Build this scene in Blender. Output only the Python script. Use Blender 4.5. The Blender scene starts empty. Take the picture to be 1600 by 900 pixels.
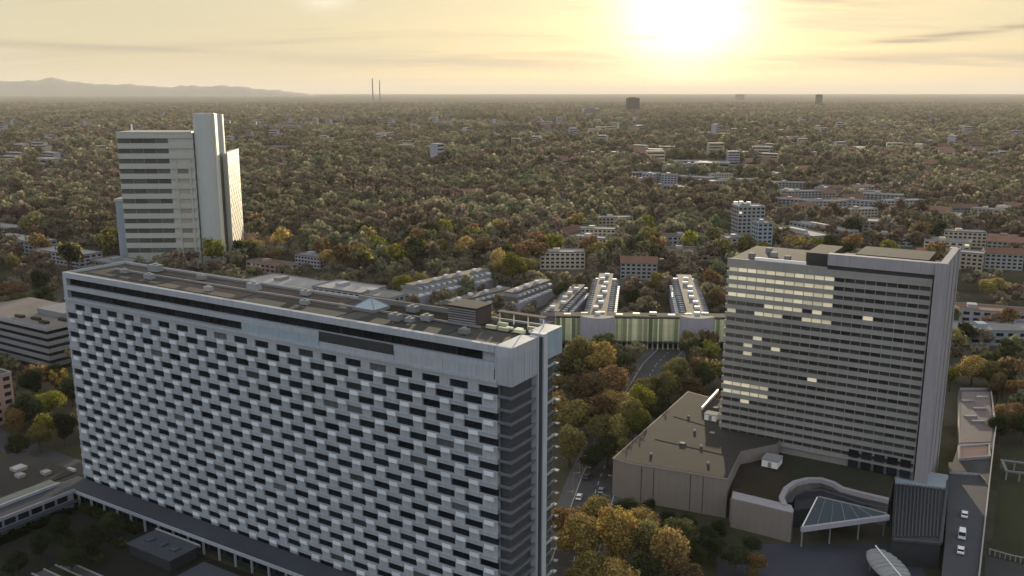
import bpy, bmesh, math, random
from mathutils import Vector, Matrix, noise as mnoise
random.seed(7)
R = math.radians
S = bpy.context.scene
C = S.collection
# ------------------------------------------------------------------ camera
F, H = 1409.0, 130.0                       # focal length in photo pixels (1600 wide), eye height
PITCH = math.atan(303 / F)
cam = bpy.data.objects.new('camera', bpy.data.cameras.new('camera'))
C.objects.link(cam)
cam.location = (0, 0, H)
cam.rotation_euler = (R(90) - PITCH, 0, 0)
cam.data.sensor_width = 36
cam.data.lens = 36 * F / 1600
cam.data.clip_start = 1
cam.data.clip_end = 200000
S.camera = cam
# ------------------------------------------------------------------ sky, sun, exposure
SUN_AZ, SUN_EL = R(10.5), R(5.4)
sundir = Vector((math.sin(SUN_AZ) * math.cos(SUN_EL), math.cos(SUN_AZ) * math.cos(SUN_EL), math.sin(SUN_EL)))
S.view_settings.view_transform = 'Standard'
S.view_settings.look = 'None'
S.view_settings.gamma = 1
S.view_settings.exposure = 0.9
W = bpy.data.worlds.new('World'); S.world = W; W.use_nodes = True


class NT:
    """tiny node helper"""
    def __init__(s, nt): s.t = nt
    def n(s, kind, **kw):
        nd = s.t.nodes.new(kind)
        for k, v in kw.items():
            if k.startswith('i_'): nd.inputs[int(k[2:]) if k[2:].isdigit() else k[2:].replace('_', ' ')].default_value = v
            else: setattr(nd, k, v)
        return nd
    def l(s, a, b): s.t.links.new(a, b)
    def math(s, op, a, b=None, clamp=False):
        m = s.t.nodes.new('ShaderNodeMath'); m.operation = op; m.use_clamp = clamp
        for i, v in enumerate((a, b)):
            if v is None: continue
            if isinstance(v, (int, float)): m.inputs[i].default_value = v
            else: s.l(v, m.inputs[i])
        return m.outputs[0]
    def mix(s, fac, a, b, blend='MIX'):
        m = s.t.nodes.new('ShaderNodeMix'); m.data_type = 'RGBA'; m.blend_type = blend
        for sock, v in ((m.inputs[0], fac), (m.inputs[6], a), (m.inputs[7], b)):
            if isinstance(v, (int, float)): sock.default_value = v
            elif isinstance(v, tuple): sock.default_value = (*v, 1) if len(v) == 3 else v
            else: s.l(v, sock)
        return m.outputs[2]
    def ramp(s, fac, stops):
        r = s.t.nodes.new('ShaderNodeValToRGB'); e = r.color_ramp.elements
        while len(e) < len(stops): e.new(0.5)
        for el, (p, c) in zip(e, stops):
            el.position = p; el.color = (c, c, c, 1) if isinstance(c, (int, float)) else (*c, 1)
        s.l(fac, r.inputs[0]); return r.outputs[0]
    def noise(s, vec, scale, detail=4, rough=.55):
        nd = s.n('ShaderNodeTexNoise'); nd.inputs['Scale'].default_value = scale
        nd.inputs['Detail'].default_value = detail; nd.inputs['Roughness'].default_value = rough
        if vec is not None: s.l(vec, nd.inputs['Vector'])
        return nd.outputs['Fac']


def build_world():
    w = NT(W.node_tree); W.node_tree.nodes.clear()
    out = w.n('ShaderNodeOutputWorld'); bg = w.n('ShaderNodeBackground'); bg.inputs[1].default_value = 0.085
    sky = w.n('ShaderNodeTexSky', sky_type='NISHITA', sun_disc=False, sun_elevation=SUN_EL, sun_rotation=SUN_AZ,
              altitude=500, air_density=1.0, dust_density=2.0, ozone_density=1.0)
    tc = w.n('ShaderNodeTexCoord')
    sep = w.n('ShaderNodeSeparateXYZ'); w.l(tc.outputs['Generated'], sep.inputs[0])
    # a veil of thin stratus: noise on the cloud plane, stretched along the horizon
    z = w.math('MAXIMUM', sep.outputs[2], 0.0)
    zz = w.math('ADD', z, 0.10)
    cx = w.math('DIVIDE', sep.outputs[0], zz); cy = w.math('DIVIDE', sep.outputs[1], zz)
    comb = w.n('ShaderNodeCombineXYZ'); w.l(cx, comb.inputs[0]); w.l(w.math('MULTIPLY', cy, 2.2), comb.inputs[1])
    n1 = w.noise(comb.outputs[0], .45, 6, .6)
    comb2 = w.n('ShaderNodeCombineXYZ'); w.l(w.math('MULTIPLY', cx, .55), comb2.inputs[0]); w.l(w.math('MULTIPLY', cy, 3.0), comb2.inputs[1]); comb2.inputs[2].default_value = 3.7
    n2 = w.noise(comb2.outputs[0], .6, 7, .62)
    veil = w.ramp(n1, [(.38, 0.0), (.68, 1.0)])
    streak = w.ramp(n2, [(.53, 0.0), (.68, 1.0)])
    dot = w.n('ShaderNodeVectorMath', operation='DOT_PRODUCT'); w.l(tc.outputs['Generated'], dot.inputs[0]); dot.inputs[1].default_value = sundir
    dd = w.math('MAXIMUM', dot.outputs[1], 0.0)
    glow = w.math('MULTIPLY', w.math('POWER', dd, 540.0), 1.35)       # thin cloud scattering round the sun
    glow2 = w.math('MULTIPLY', w.math('POWER', dd, 60.0), .08)
    lobe = w.ramp(dot.outputs[1], [(.15, 0.0), (.8, 1.0)])            # thin cloud: warm towards the sun, cool behind
    over = w.mix(lobe, (5.6, 6.1, 6.75), (4.45, 4.0, 2.62))
    col = w.mix(.9, sky.outputs[0], over)                            # the veil averages out the clear-sky gradient
    col = w.mix(w.math('MULTIPLY', veil, .55), col, w.mix(lobe, (6.1, 6.45, 6.9), (4.9, 4.4, 2.95)))
    col = w.mix(w.math('MULTIPLY', streak, .5), col, w.mix(lobe, (4.0, 4.2, 4.4), (3.5, 3.0, 2.3)))
    g = w.mix(1.0, (8.5, 7.4, 5.0), (1, 1, 1), 'MULTIPLY')
    # long cloud streaks low over the horizon, broken up by noise
    az = w.math('ARCTAN2', sep.outputs[0], sep.outputs[1])
    cs = w.n('ShaderNodeCombineXYZ'); w.l(w.math('MULTIPLY', az, 9.0), cs.inputs[0]); w.l(w.math('MULTIPLY', sep.outputs[2], 110.0), cs.inputs[1])
    brk = w.ramp(w.noise(cs.outputs[0], 1.0, 6, .65), [(.3, 0.0), (.5, 1.0)])
    wob = w.math('MULTIPLY', w.math('SUBTRACT', w.noise(cs.outputs[0], .35, 3, .5), .5), .018)
    for (a0, e0, sa, se, tilt, amt, c) in ((.47, .060, .095, .0036, .085, .95, (2.5, 2.0, 1.45)), (.40, .050, .05, .0028, .03, .8, (2.8, 2.3, 1.7)), (-.43, .044, .16, .0045, -.03, .65, (2.9, 2.5, 1.9)), (-.05, .034, .22, .0075, 0, .6, (3.3, 2.8, 2.15)),
                                       (.45, .033, .20, .006, .01, .65, (3.2, 2.7, 2.05)), (-.25, .052, .1, .004, .02, .3, (3.5, 3.0, 2.2)), (.5, .098, .09, .004, .03, .5, (3.1, 2.6, 1.9)), (.33, .090, .06, .003, -.05, .4, (3.3, 2.8, 2.0)), (-.196, .093, .024, .010, 0, .75, (7.0, 6.4, 5.0)), (-.1, .085, .2, .02, 0, .3, (5.3, 4.7, 3.4))):
        da = w.math('SUBTRACT', az, a0); de = w.math('ADD', w.math('SUBTRACT', w.math('SUBTRACT', sep.outputs[2], w.math('MULTIPLY', da, tilt)), e0), wob)
        q = w.math('ADD', w.math('POWER', w.math('DIVIDE', w.math('ABSOLUTE', da), sa), 2.0), w.math('POWER', w.math('DIVIDE', w.math('ABSOLUTE', de), se), 2.0))
        m = w.math('MULTIPLY', w.math('MULTIPLY', w.math('POWER', 2.718, w.math('MULTIPLY', q, -1.0)), brk), amt)
        col = w.mix(m, col, c)
    thick = w.math('ADD', w.math('MULTIPLY', brk, .55), w.math('ADD', w.math('MULTIPLY', veil, .5), .35))
    glow = w.math('MULTIPLY', glow, thick)
    vm = w.n('ShaderNodeVectorMath', operation='SCALE'); w.l(g, vm.inputs[0]); w.l(w.math('ADD', glow, glow2), vm.inputs['Scale'])
    add = w.n('ShaderNodeVectorMath', operation='ADD'); w.l(col, add.inputs[0]); w.l(vm.outputs[0], add.inputs[1])
    w.l(add.outputs[0], bg.inputs[0]); w.l(bg.outputs[0], out.inputs[0])


build_world()
sun = bpy.data.objects.new('sun', bpy.data.lights.new('sun', 'SUN'))
C.objects.link(sun)
sun.data.energy = 4.8
sun.data.angle = R(.53)
sun.data.color = (1, .83, .58)
sun.rotation_euler = sundir.to_track_quat('Z', 'Y').to_euler()
sun.location = (0, 0, 400)

# ------------------------------------------------------------------ geometry helpers
def ray(x, y):
    u, v = (x - 800) / F, -(y - 450) / F
    c, s = math.cos(PITCH), math.sin(PITCH)
    return Vector((u, c + v * s, -s + v * c))


def at(x, y, z=0.0):
    d = ray(x, y); t = (z - H) / d.z
    return Vector((d.x * t, d.y * t, z))


class MB:
    """collects shapes, then links them as ONE mesh object"""
    def __init__(s): s.v = []; s.f = []
    def box(s, x0, x1, y0, y1, z0, z1, rz=0, c=None):
        b = len(s.v)
        pts = [(x, y, z) for z in (z0, z1) for x, y in ((x0, y0), (x1, y0), (x1, y1), (x0, y1))]
        if rz:
            cx, cy = c or ((x0 + x1) / 2, (y0 + y1) / 2); ca, sa = math.cos(rz), math.sin(rz)
            pts = [(cx + (x - cx) * ca - (y - cy) * sa, cy + (x - cx) * sa + (y - cy) * ca, z) for x, y, z in pts]
        s.v += pts
        s.f += [tuple(b + i for i in q) for q in ((3, 2, 1, 0), (4, 5, 6, 7), (0, 1, 5, 4), (1, 2, 6, 5), (2, 3, 7, 6), (3, 0, 4, 7))]
        return s
    def prism(s, poly, z0, z1, cap=True):
        a = sum(poly[i][0] * poly[(i + 1) % len(poly)][1] - poly[(i + 1) % len(poly)][0] * poly[i][1] for i in range(len(poly)))
        if a < 0: poly = list(reversed(poly))
        b = len(s.v); n = len(poly)
        s.v += [(p[0], p[1], z0) for p in poly] + [(p[0], p[1], z1) for p in poly]
        s.f += [(b + i, b + (i + 1) % n, b + n + (i + 1) % n, b + n + i) for i in range(n)]
        s.f.append(tuple(b + n + i for i in range(n)))
        if cap: s.f.append(tuple(b + n - 1 - i for i in range(n)))
        return s
    def face(s, *pts):
        b = len(s.v); s.v += [tuple(p) for p in pts]; s.f.append(tuple(range(b, b + len(pts)))); return s
    def gable(s, x0, x1, y0, y1, z0, z1, along='x', over=0):
        b = len(s.v)
        if along == 'x':
            ym = (y0 + y1) / 2
            s.v += [(x0, y0, z0), (x1, y0, z0), (x1, y1, z0), (x0, y1, z0), (x0, ym, z1), (x1, ym, z1)]
            q = ((0, 1, 5, 4), (2, 3, 4, 5), (0, 4, 3), (1, 2, 5), (3, 2, 1, 0))
        else:
            xm = (x0 + x1) / 2
            s.v += [(x0, y0, z0), (x1, y0, z0), (x1, y1, z0), (x0, y1, z0), (xm, y0, z1), (xm, y1, z1)]
            q = ((0, 4, 5, 3), (1, 2, 5, 4), (0, 1, 4), (2, 3, 5), (3, 2, 1, 0))
        s.f += [tuple(b + i for i in k) for k in q]; return s
    def tube(s, p0, p1, r0, r1=None, n=8):
        r1 = r0 if r1 is None else r1
        p0, p1 = Vector(p0), Vector(p1); d = (p1 - p0).normalized()
        a = d.orthogonal().normalized(); c = d.cross(a); b = len(s.v)
        for p, r in ((p0, r0), (p1, r1)):
            s.v += [tuple(p + (a * math.cos(2 * math.pi * i / n) + c * math.sin(2 * math.pi * i / n)) * r) for i in range(n)]
        s.f += [(b + i, b + (i + 1) % n, b + n + (i + 1) % n, b + n + i) for i in range(n)]
        s.f += [tuple(b + n - 1 - i for i in range(n)), tuple(b + n + i for i in range(n))]; return s
    def mesh(s, name):
        m = bpy.data.meshes.new(name); m.from_pydata(s.v, [], s.f); m.update(); return m
    def build(s, name, mat, parent=None, loc=(0, 0, 0), rz=0, smooth=False):
        m = s.mesh(name); m.materials.append(mat)
        if smooth: m.polygons.foreach_set('use_smooth', [True] * len(m.polygons))
        return link(name, m, parent, loc, rz)


def link(name, mesh, parent=None, loc=(0, 0, 0), rz=0):
    o = bpy.data.objects.new(name, mesh); C.objects.link(o)
    o.location = loc; o.rotation_euler = (0, 0, rz)
    if parent is not None: o.parent = parent
    return o


def tag(o, label=None, cat=None, group=None, kind=None):
    for k, v in (('label', label), ('category', cat), ('group', group), ('kind', kind)):
        if v: o[k] = v
    return o


def thing(name, label, cat, loc=(0, 0, 0), rz=0, group=None):
    o = bpy.data.objects.new(name, None); C.objects.link(o); o.empty_display_size = 1
    o.location = loc; o.rotation_euler = (0, 0, rz)
    return tag(o, label, cat, group)


def copy_thing(root, loc, rz=0, label=None, scale=None):
    r = root.copy(); C.objects.link(r); r.location = loc; r.rotation_euler = (0, 0, rz)
    if scale: r.scale = scale
    if label: r['label'] = label
    for ch in list(root.children):
        c = ch.copy(); C.objects.link(c); c.parent = r
        for g in list(ch.children):
            d = g.copy(); C.objects.link(d); d.parent = c
    return r

# ------------------------------------------------------------------ materials
def mat(name, col, rough=.8, var=.18, scale=.6, metal=0, spec=.3, dirt=0, bump=0, obj_var=0, streak=0):
    m = bpy.data.materials.new(name); m.use_nodes = True
    t = NT(m.node_tree); bs = m.node_tree.nodes['Principled BSDF']
    bs.inputs['Roughness'].default_value = rough; bs.inputs['Metallic'].default_value = metal
    bs.inputs['Specular IOR Level'].default_value = spec
    tc = t.n('ShaderNodeTexCoord'); v = tc.outputs['Object']
    n = t.noise(v, scale, 6, .65)
    c = t.mix(n, tuple(k * (1 - var) for k in col), tuple(min(1, k * (1 + var)) for k in col))
    if dirt:
        n2 = t.noise(v, scale * .13, 4, .6)
        c = t.mix(t.math('MULTIPLY', t.ramp(n2, [(.4, 0.0), (.66, 1.0)]), dirt), c, tuple(k * .45 for k in col))
    if streak:
        mp = t.n('ShaderNodeMapping'); t.l(v, mp.inputs[0]); mp.inputs['Scale'].default_value = (1.6, 1.6, .07)
        n3 = t.noise(mp.outputs[0], .9, 5, .7)
        c = t.mix(t.math('MULTIPLY', t.ramp(n3, [(.42, 0.0), (.7, 1.0)]), streak), c, tuple(k * .5 for k in col))
    if obj_var:
        oi = t.n('ShaderNodeObjectInfo')
        hs = t.n('ShaderNodeHueSaturation'); t.l(c, hs.inputs['Color'])
        t.l(t.math('ADD', t.math('MULTIPLY', oi.outputs['Random'], 2 * obj_var), 1 - obj_var), hs.inputs['Value'])
        c = hs.outputs[0]
    t.l(c, bs.inputs['Base Color'])
    if bump:
        b = t.n('ShaderNodeBump'); b.inputs['Strength'].default_value = bump; b.inputs['Distance'].default_value = .1
        t.l(n, b.inputs['Height']); t.l(b.outputs[0], bs.inputs['Normal'])
    return m


def emit_mat(name, col, strength, var=.5):
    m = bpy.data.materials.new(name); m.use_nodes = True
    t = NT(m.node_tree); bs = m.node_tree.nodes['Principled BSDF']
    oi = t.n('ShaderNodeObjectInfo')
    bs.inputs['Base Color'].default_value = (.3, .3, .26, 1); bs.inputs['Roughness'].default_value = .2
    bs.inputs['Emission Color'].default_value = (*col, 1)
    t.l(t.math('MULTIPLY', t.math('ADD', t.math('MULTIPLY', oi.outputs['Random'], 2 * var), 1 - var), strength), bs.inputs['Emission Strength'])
    return m


def leaf_mat(name, stops, patch=None):
    """foliage: colour picked per tree, mottled per clump, a little light through the leaves"""
    m = bpy.data.materials.new(name); m.use_nodes = True; nt = m.node_tree
    t = NT(nt); nt.nodes.clear()
    out = t.n('ShaderNodeOutputMaterial')
    oi = t.n('ShaderNodeObjectInfo')
    f = oi.outputs['Random']
    if patch:                                       # stands of the same species grow together
        mp = t.n('ShaderNodeMapping'); t.l(oi.outputs['Location'], mp.inputs[0]); mp.inputs['Scale'].default_value = (1, 1, 0)
        pn = t.noise(mp.outputs[0], patch, 3, .6)
        pn = t.ramp(pn, [(.3, 0.0), (.7, 1.0)])
        f = t.math('ADD', t.math('MULTIPLY', pn, .68), t.math('MULTIPLY', f, .32))
    col = t.ramp(f, stops)
    geo = t.n('ShaderNodeNewGeometry')
    n = t.noise(geo.outputs['Position'], .16 if patch else .4, 3, .7)
    rnd = geo.outputs['Random Per Island']
    k = t.math('ADD', t.math('MULTIPLY', n, 1.1), t.math('MULTIPLY', rnd, .5 if patch else .8))
    hs = t.n('ShaderNodeHueSaturation'); t.l(col, hs.inputs['Color']); tw_ = t.math('FRACT', t.math('MULTIPLY', oi.outputs['Random'], 17.31)); vv = t.math('MULTIPLY', t.math('ADD', k, .22 if patch else .12), t.math('ADD', t.math('MULTIPLY', tw_, .75), .85))
    if patch: vv = t.math('MULTIPLY', vv, t.math('ADD', t.ramp(t.noise(mp.outputs[0], .0019, 4, .6), [(.36, 0.0), (.64, .75)]), .66))
    t.l(vv, hs.inputs['Value'])
    t.l(t.math('ADD', t.math('MULTIPLY', rnd, .06), .47), hs.inputs['Hue'])
    d = t.n('ShaderNodeBsdfDiffuse'); tr = t.n('ShaderNodeBsdfTranslucent'); mx = t.n('ShaderNodeMixShader'); mx.inputs[0].default_value = .42
    t.l(hs.outputs[0], d.inputs[0]); t.l(hs.outputs[0], tr.inputs[0]); t.l(d.outputs[0], mx.inputs[1]); t.l(tr.outputs[0], mx.inputs[2])
    t.l(mx.outputs[0], out.inputs[0])
    return m


M = {
    'panel_grey': mat('grey facade concrete', (.33, .35, .375), .75, .16, .25, dirt=.25, streak=.35),
    'panel_white': mat('pale balcony panel', (.57, .59, .62), .6, .10, .5, obj_var=.14, streak=.15),
    'crown': mat('pale crown cladding', (.335, .355, .39), .55, .10, .12, dirt=.15, streak=.4),
    'crown_blue': mat('bluish cladding', (.27, .33, .38), .4, .15, .3, streak=.3),
    'pier': mat('pale pier cladding', (.40, .42, .45), .6, .10, .2, streak=.4),
    'dark_glass': mat('dark window glass', (.012, .015, .02), .15, .3, .5, spec=.12, obj_var=.5),
    'blind': mat('half drawn blinds', (.06, .062, .065), .6, .3, 1.2, obj_var=.6),
    'recess_shade': mat('painted recess shade', (.03, .032, .036), .8, .3, .4),  # near-black that stands in for shade in recesses and openings
    'balcony_dark': mat('dark grey balcony slab', (.115, .12, .13), .8, .2, .3, streak=.3),  # dark grey slabs and rails of the corner and end balconies
    'roof_gravel': mat('roof gravel', (.062, .057, .053), .95, .35, .5, dirt=.55, bump=.4),
    'roof_felt': mat('dark roof felt', (.036, .036, .036), .95, .3, .3, dirt=.5),
    'roof_brown': mat('brown roof felt', (.07, .055, .05), .95, .25, .3, dirt=.4),
    'roof_pale': mat('pale roof membrane', (.21, .205, .21), .9, .25, .2, dirt=.5, obj_var=.3),
    'roof_tile': mat('red brown roof tile', (.16, .085, .06), .9, .25, .8, dirt=.3, obj_var=.35),
    'moss_roof': mat('sedum roof', (.024, .018, .011), .98, .5, .25, dirt=.5, bump=.8),
    'green_roof': mat('mossy sedum roof', (.021, .024, .013), .98, .5, .3, dirt=.4, bump=.8),
    'white_metal': mat('white painted metal', (.72, .72, .70), .45, .06, .8),
    'grey_metal': mat('grey metal', (.24, .25, .26), .5, .2, .7, metal=.2, obj_var=.25),
    'hotel_grey': mat('hotel concrete', (.25, .24, .23), .75, .18, .25, dirt=.3, streak=.3),
    'hotel_side': mat('hotel end wall', (.27, .255, .275), .7, .12, .15, dirt=.15, streak=.4),
    'hotel_glass': mat('hotel window glass', (.035, .04, .04), .1, .3, .5, spec=.35, obj_var=.5),
    'hotel_frame': mat('hotel window frame', (.10, .10, .10), .5, .2, .5),
    'hotel_glint': emit_mat('lit hotel window', (1.0, .89, .58), .2, .3),  # emission that stands in for golden sky reflections in the panes
    'lit_warm': emit_mat('lit window', (1.0, .78, .45), .35, .5),
    'tan_wall': mat('tan render wall', (.20, .175, .16), .85, .12, .15, dirt=.2, streak=.25),
    'tan_roof': mat('tan flat roof', (.031, .028, .026), .95, .2, .15, dirt=.4, bump=.2),
    'paving': mat('plaza paving', (.038, .04, .055), .8, .2, .4, dirt=.4),
    'pink_paving': mat('pinkish terrace paving', (.14, .115, .12), .9, .2, .4, dirt=.35),
    'deck': mat('blue grey deck roof', (.045, .048, .06), .8, .2, .3, dirt=.35),
    'asphalt': mat('asphalt', (.045, .044, .05), .9, .25, .3, dirt=.3),
    'pavement': mat('pavement slabs', (.075, .07, .075), .9, .2, .5, dirt=.3),
    'paint': mat('road paint', (.35, .35, .34), .8, .15, 1),
    'kerb': mat('kerb stone', (.28, .27, .26), .9, .15, 1),
    'glass_roof': mat('canopy glass', (.05, .065, .08), .12, .2, .4, spec=.4),
    'tower_band': mat('aluminium band', (.385, .385, .35), .5, .1, .1, metal=.15, streak=.25),
    'tower_pier': mat('aluminium pier', (.42, .44, .43), .42, .08, .06, metal=.3, streak=.25),
    'tower_glass': mat('tower glass', (.075, .08, .078), .1, .2, .2, spec=.4, obj_var=.3),
    'tower_sun': mat('painted sunlit cladding', (.62, .58, .48), .5, .06, .3),  # lit copy of the tower cladding: sunlight is in the colour
    'wall_white': mat('white render', (.27, .27, .275), .85, .12, .2, dirt=.25, obj_var=.2, streak=.25),
    'wall_cream': mat('cream render', (.40, .35, .27), .85, .12, .2, dirt=.25, obj_var=.25),
    'wall_grey': mat('grey render', (.22, .22, .23), .85, .15, .2, dirt=.3, obj_var=.25, streak=.3),
    'wall_blue': mat('blue grey render', (.25, .29, .33), .8, .12, .2, dirt=.25, streak=.25),
    'wall_pink': mat('pink render', (.32, .21, .175), .85, .14, .3, dirt=.35, streak=.3),
    'wall_lav': mat('lavender grey render', (.31, .30, .34), .8, .1, .12, dirt=.2, streak=.3),
    'mall_glass': mat('green mall glass', (.19, .235, .135), .3, .35, .5, obj_var=.5),
    'mall_pale': mat('pale green panel', (.52, .52, .33), .6, .3, .4, obj_var=.45),
    'terrace': mat('terrace tiles', (.15, .13, .12), .9, .3, .5, dirt=.5),
    'bark': mat('bark', (.06, .045, .035), .95, .3, 2),
    'car_white': mat('white car paint', (.62, .63, .65), .3, .05, 1, spec=.5),
    'car_dark': mat('dark car paint', (.03, .033, .04), .3, .1, 1, spec=.5),
    'car_silver': mat('silver car paint', (.28, .29, .3), .3, .08, 1, metal=.4),
    'car_red': mat('red car paint', (.22, .03, .025), .3, .08, 1),
    'tyre': mat('tyre rubber', (.02, .02, .02), .9, .2, 3),
    'lamp_glass': mat('lamp glass', (.5, .5, .48), .2, .1, 3),
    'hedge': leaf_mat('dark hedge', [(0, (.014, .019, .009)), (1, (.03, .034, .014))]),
    'leaf_gold': leaf_mat('golden leaves', [(0, (.27, .19, .06)), (.5, (.29, .20, .085)), (1, (.20, .165, .06))]),
    'leaf_olive': leaf_mat('olive leaves', [(0, (.115, .105, .045)), (.5, (.15, .125, .045)), (1, (.09, .094, .042))]),
    'leaf_rust': leaf_mat('rust leaves', [(0, (.13, .082, .045)), (.5, (.15, .092, .042)), (1, (.105, .075, .045))]),
    'leaf_lime': leaf_mat('lime leaves', [(0, (.13, .13, .028)), (1, (.17, .155, .03))]),
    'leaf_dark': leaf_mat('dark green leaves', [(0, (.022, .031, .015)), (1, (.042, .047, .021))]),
    'leaf_wood': leaf_mat('mixed wood leaves', [(0, (.066, .09, .056)), (.22, (.115, .128, .075)), (.4, (.165, .15, .09)), (.55, (.13, .11, .084)),
                                                (.68, (.13, .092, .07)), (.8, (.11, .115, .07)), (.9, (.17, .14, .07)), (1, (.065, .08, .058))], .0045),
    'mountain': mat('hazy rock', (.12, .135, .15), .95, .25, .0012),
}


def ground_mat():
    m = bpy.data.materials.new('city ground'); m.use_nodes = True
    t = NT(m.node_tree); bs = m.node_tree.nodes['Principled BSDF']; bs.inputs['Roughness'].default_value = 1; bs.inputs['Specular IOR Level'].default_value = 0
    tc = t.n('ShaderNodeTexCoord'); v = tc.outputs['Object']
    a = t.noise(v, .03, 5, .6); b = t.noise(v, .006, 6, .65); c = t.noise(v, .25, 4, .7)
    col = t.mix(t.ramp(a, [(.42, 0.0), (.58, 1.0)]), (.032, .036, .018), (.07, .062, .048))
    col = t.mix(t.ramp(b, [(.45, 0.0), (.62, 1.0)]), col, (.075, .07, .05))
    col = t.mix(t.math('MULTIPLY', c, .5), col, (.028, .026, .016))
    far = t.noise(v, .0022, 8, .75)                  # fields and towns beyond the wood
    col = t.mix(t.ramp(far, [(.5, 0.0), (.64, .6)]), col, (.125, .118, .115))
    t.l(col, bs.inputs['Base Color'])
    return m


GA = Vector((-142.3, 279.8, 0)); GRZ = math.atan2(-.525, .851)        # slab block corner and the street grid's angle
GD = Vector((math.cos(GRZ), math.sin(GRZ), 0)); GN = Vector((-GD.y, GD.x, 0))
def gl(u, w, z=0): return GA + GD * u + GN * w + Vector((0, 0, z))

# ------------------------------------------------------------------ ground, streets, far hills
mb = MB(); n = 96; RAD = 100000
mb.v = [(0, 0, 0)]
for r_, z_ in ((300, 0), (1500, 0), (8000, 0), (14000, 0), (22000, 45), (42000, 127), (RAD, 131)):
    mb.v += [(r_ * math.cos(2 * math.pi * i / n), r_ * math.sin(2 * math.pi * i / n), z_) for i in range(n)]
mb.f = [(0, 1 + i, 1 + (i + 1) % n) for i in range(n)]
for k in range(6):
    b0, b1 = 1 + k * n, 1 + (k + 1) * n
    mb.f += [(b0 + i, b1 + i, b1 + (i + 1) % n, b0 + (i + 1) % n) for i in range(n)]
tag(mb.build('ground', ground_mat()), kind='structure')


def strip(name, pts, width, z, m, kerb=0):
    """a road sheet along a polyline of ground points"""
    b = MB(); L = []; Rr = []
    for i, p in enumerate(pts):
        a, c = pts[max(0, i - 1)], pts[min(len(pts) - 1, i + 1)]
        d = (c - a).normalized(); nn = Vector((-d.y, d.x, 0)) * width / 2
        L.append((p.x + nn.x, p.y + nn.y, z)); Rr.append((p.x - nn.x, p.y - nn.y, z))
    for i in range(len(pts) - 1): b.face(Rr[i], Rr[i + 1], L[i + 1], L[i])
    return tag(b.build(name, m), kind='structure')


st_pts = [at(905, 850), at(938, 745), at(985, 640), at(1025, 570), at(1050, 545)]
st_pts = [st_pts[0] - (st_pts[1] - st_pts[0]) * 2.5] + st_pts
strip('pavement', st_pts, 22, .06, M['pavement'])
strip('road', st_pts, 12, .12, M['asphalt'])
cross_pts = [at(700, 540), at(960, 575), at(1120, 560), at(1500, 540)]
strip('road', [at(600, 500), at(880, 585), at(1000, 592), at(1115, 592)], 14, .10, M['asphalt'])
strip('road', [gl(-260, 40), gl(-90, 12), gl(-40, 10), gl(-14, 10)], 11, .11, M['asphalt'])
for i in range(len(st_pts) - 1):
    pass
rm = MB()
for i in range(len(st_pts) - 1):
    a, b = st_pts[i], st_pts[i + 1]; L = (b - a).length; d = (b - a) / L; k = 0
    nn = Vector((-d.y, d.x, 0)) * .12
    while k < L - 3:
        p, q = a + d * k, a + d * (k + 3)
        rm.face(*[(v.x, v.y, .126) for v in (p + nn, p - nn, q - nn, q + nn)]); k += 7
tag(rm.build('road_markings', M['paint']), kind='structure')
for s in (1, -1):
    kb = MB(); w2 = 6.1 * s
    for i in range(len(st_pts) - 1):
        a, b = st_pts[i], st_pts[i + 1]; d = (b - a).normalized(); nn = Vector((-d.y, d.x, 0))
        p = [a + nn * w2, b + nn * w2, b + nn * (w2 + .3 * s), a + nn * (w2 + .3 * s)]
        kb.prism([(v.x, v.y) for v in p], 0, .25)
    tag(kb.build('kerb', M['kerb']), kind='structure')

# hills on the horizon at the left: a real ridge with depth
hm = MB(); NX, NY = 300, 10; D0 = 26000
for j in range(NY):
    for i in range(NX):
        px = -700 + i * (1215 / (NX - 1))
        s_ = D0 * (1 + .018 * j)
        x = (px - 800) / F * D0 * 1.02
        lift = 20 if px < 120 else (20 - (px - 120) * .06 if px < 250 else 12.5 - max(0, px - 400) * .12)
        lift += mnoise.fractal(Vector((px * .02, 2.3, 0)), 1.0, 2.1, 5) * 2.6 + 5.5 * math.exp(-((px - 118) / 16) ** 2)
        lift += mnoise.fractal(Vector((px * .07, j * .7, 5)), 1, 2.2, 5) * 2.2
        lift *= max(0, min(1, (512 - px) / 30))
        hz = (H + lift / F * D0 * 1.04) * math.sin(math.pi * j / (NY - 1)) ** .7 if lift > 0 else 0
        hm.v.append((x * (1 + .018 * j), s_, hz - 5))
hm.f = [(j * NX + i, j * NX + i + 1, (j + 1) * NX + i + 1, (j + 1) * NX + i) for j in range(NY - 1) for i in range(NX - 1)]
tag(hm.build('hills', M['mountain'], smooth=True), kind='structure')

# ------------------------------------------------------------------ the long slab block in front
def frame_window(w, h, depth=.25, fw=.08, mull=1):
    """pane with a frame round it, centre at the origin, looking towards -y"""
    b = MB()
    b.box(-w / 2, w / 2, -.02, .02, -h / 2, h / 2)
    b.box(-w / 2, w / 2, -depth, -.021, h / 2 - fw, h / 2)
    for k in range(mull):
        x = -w / 2 + w * (k + 1) / (mull + 1); b.box(x - fw / 2, x + fw / 2, -.08, -.021, -h / 2, h / 2 - fw - .002)
    return b


def join_copies(base, places):
    b = MB()
    for (x, y, z) in places:
        o = len(b.v); b.v += [(p[0] + x, p[1] + y, p[2] + z) for p in base.v]; b.f += [tuple(o + i for i in f) for f in base.f]
    return b


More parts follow.
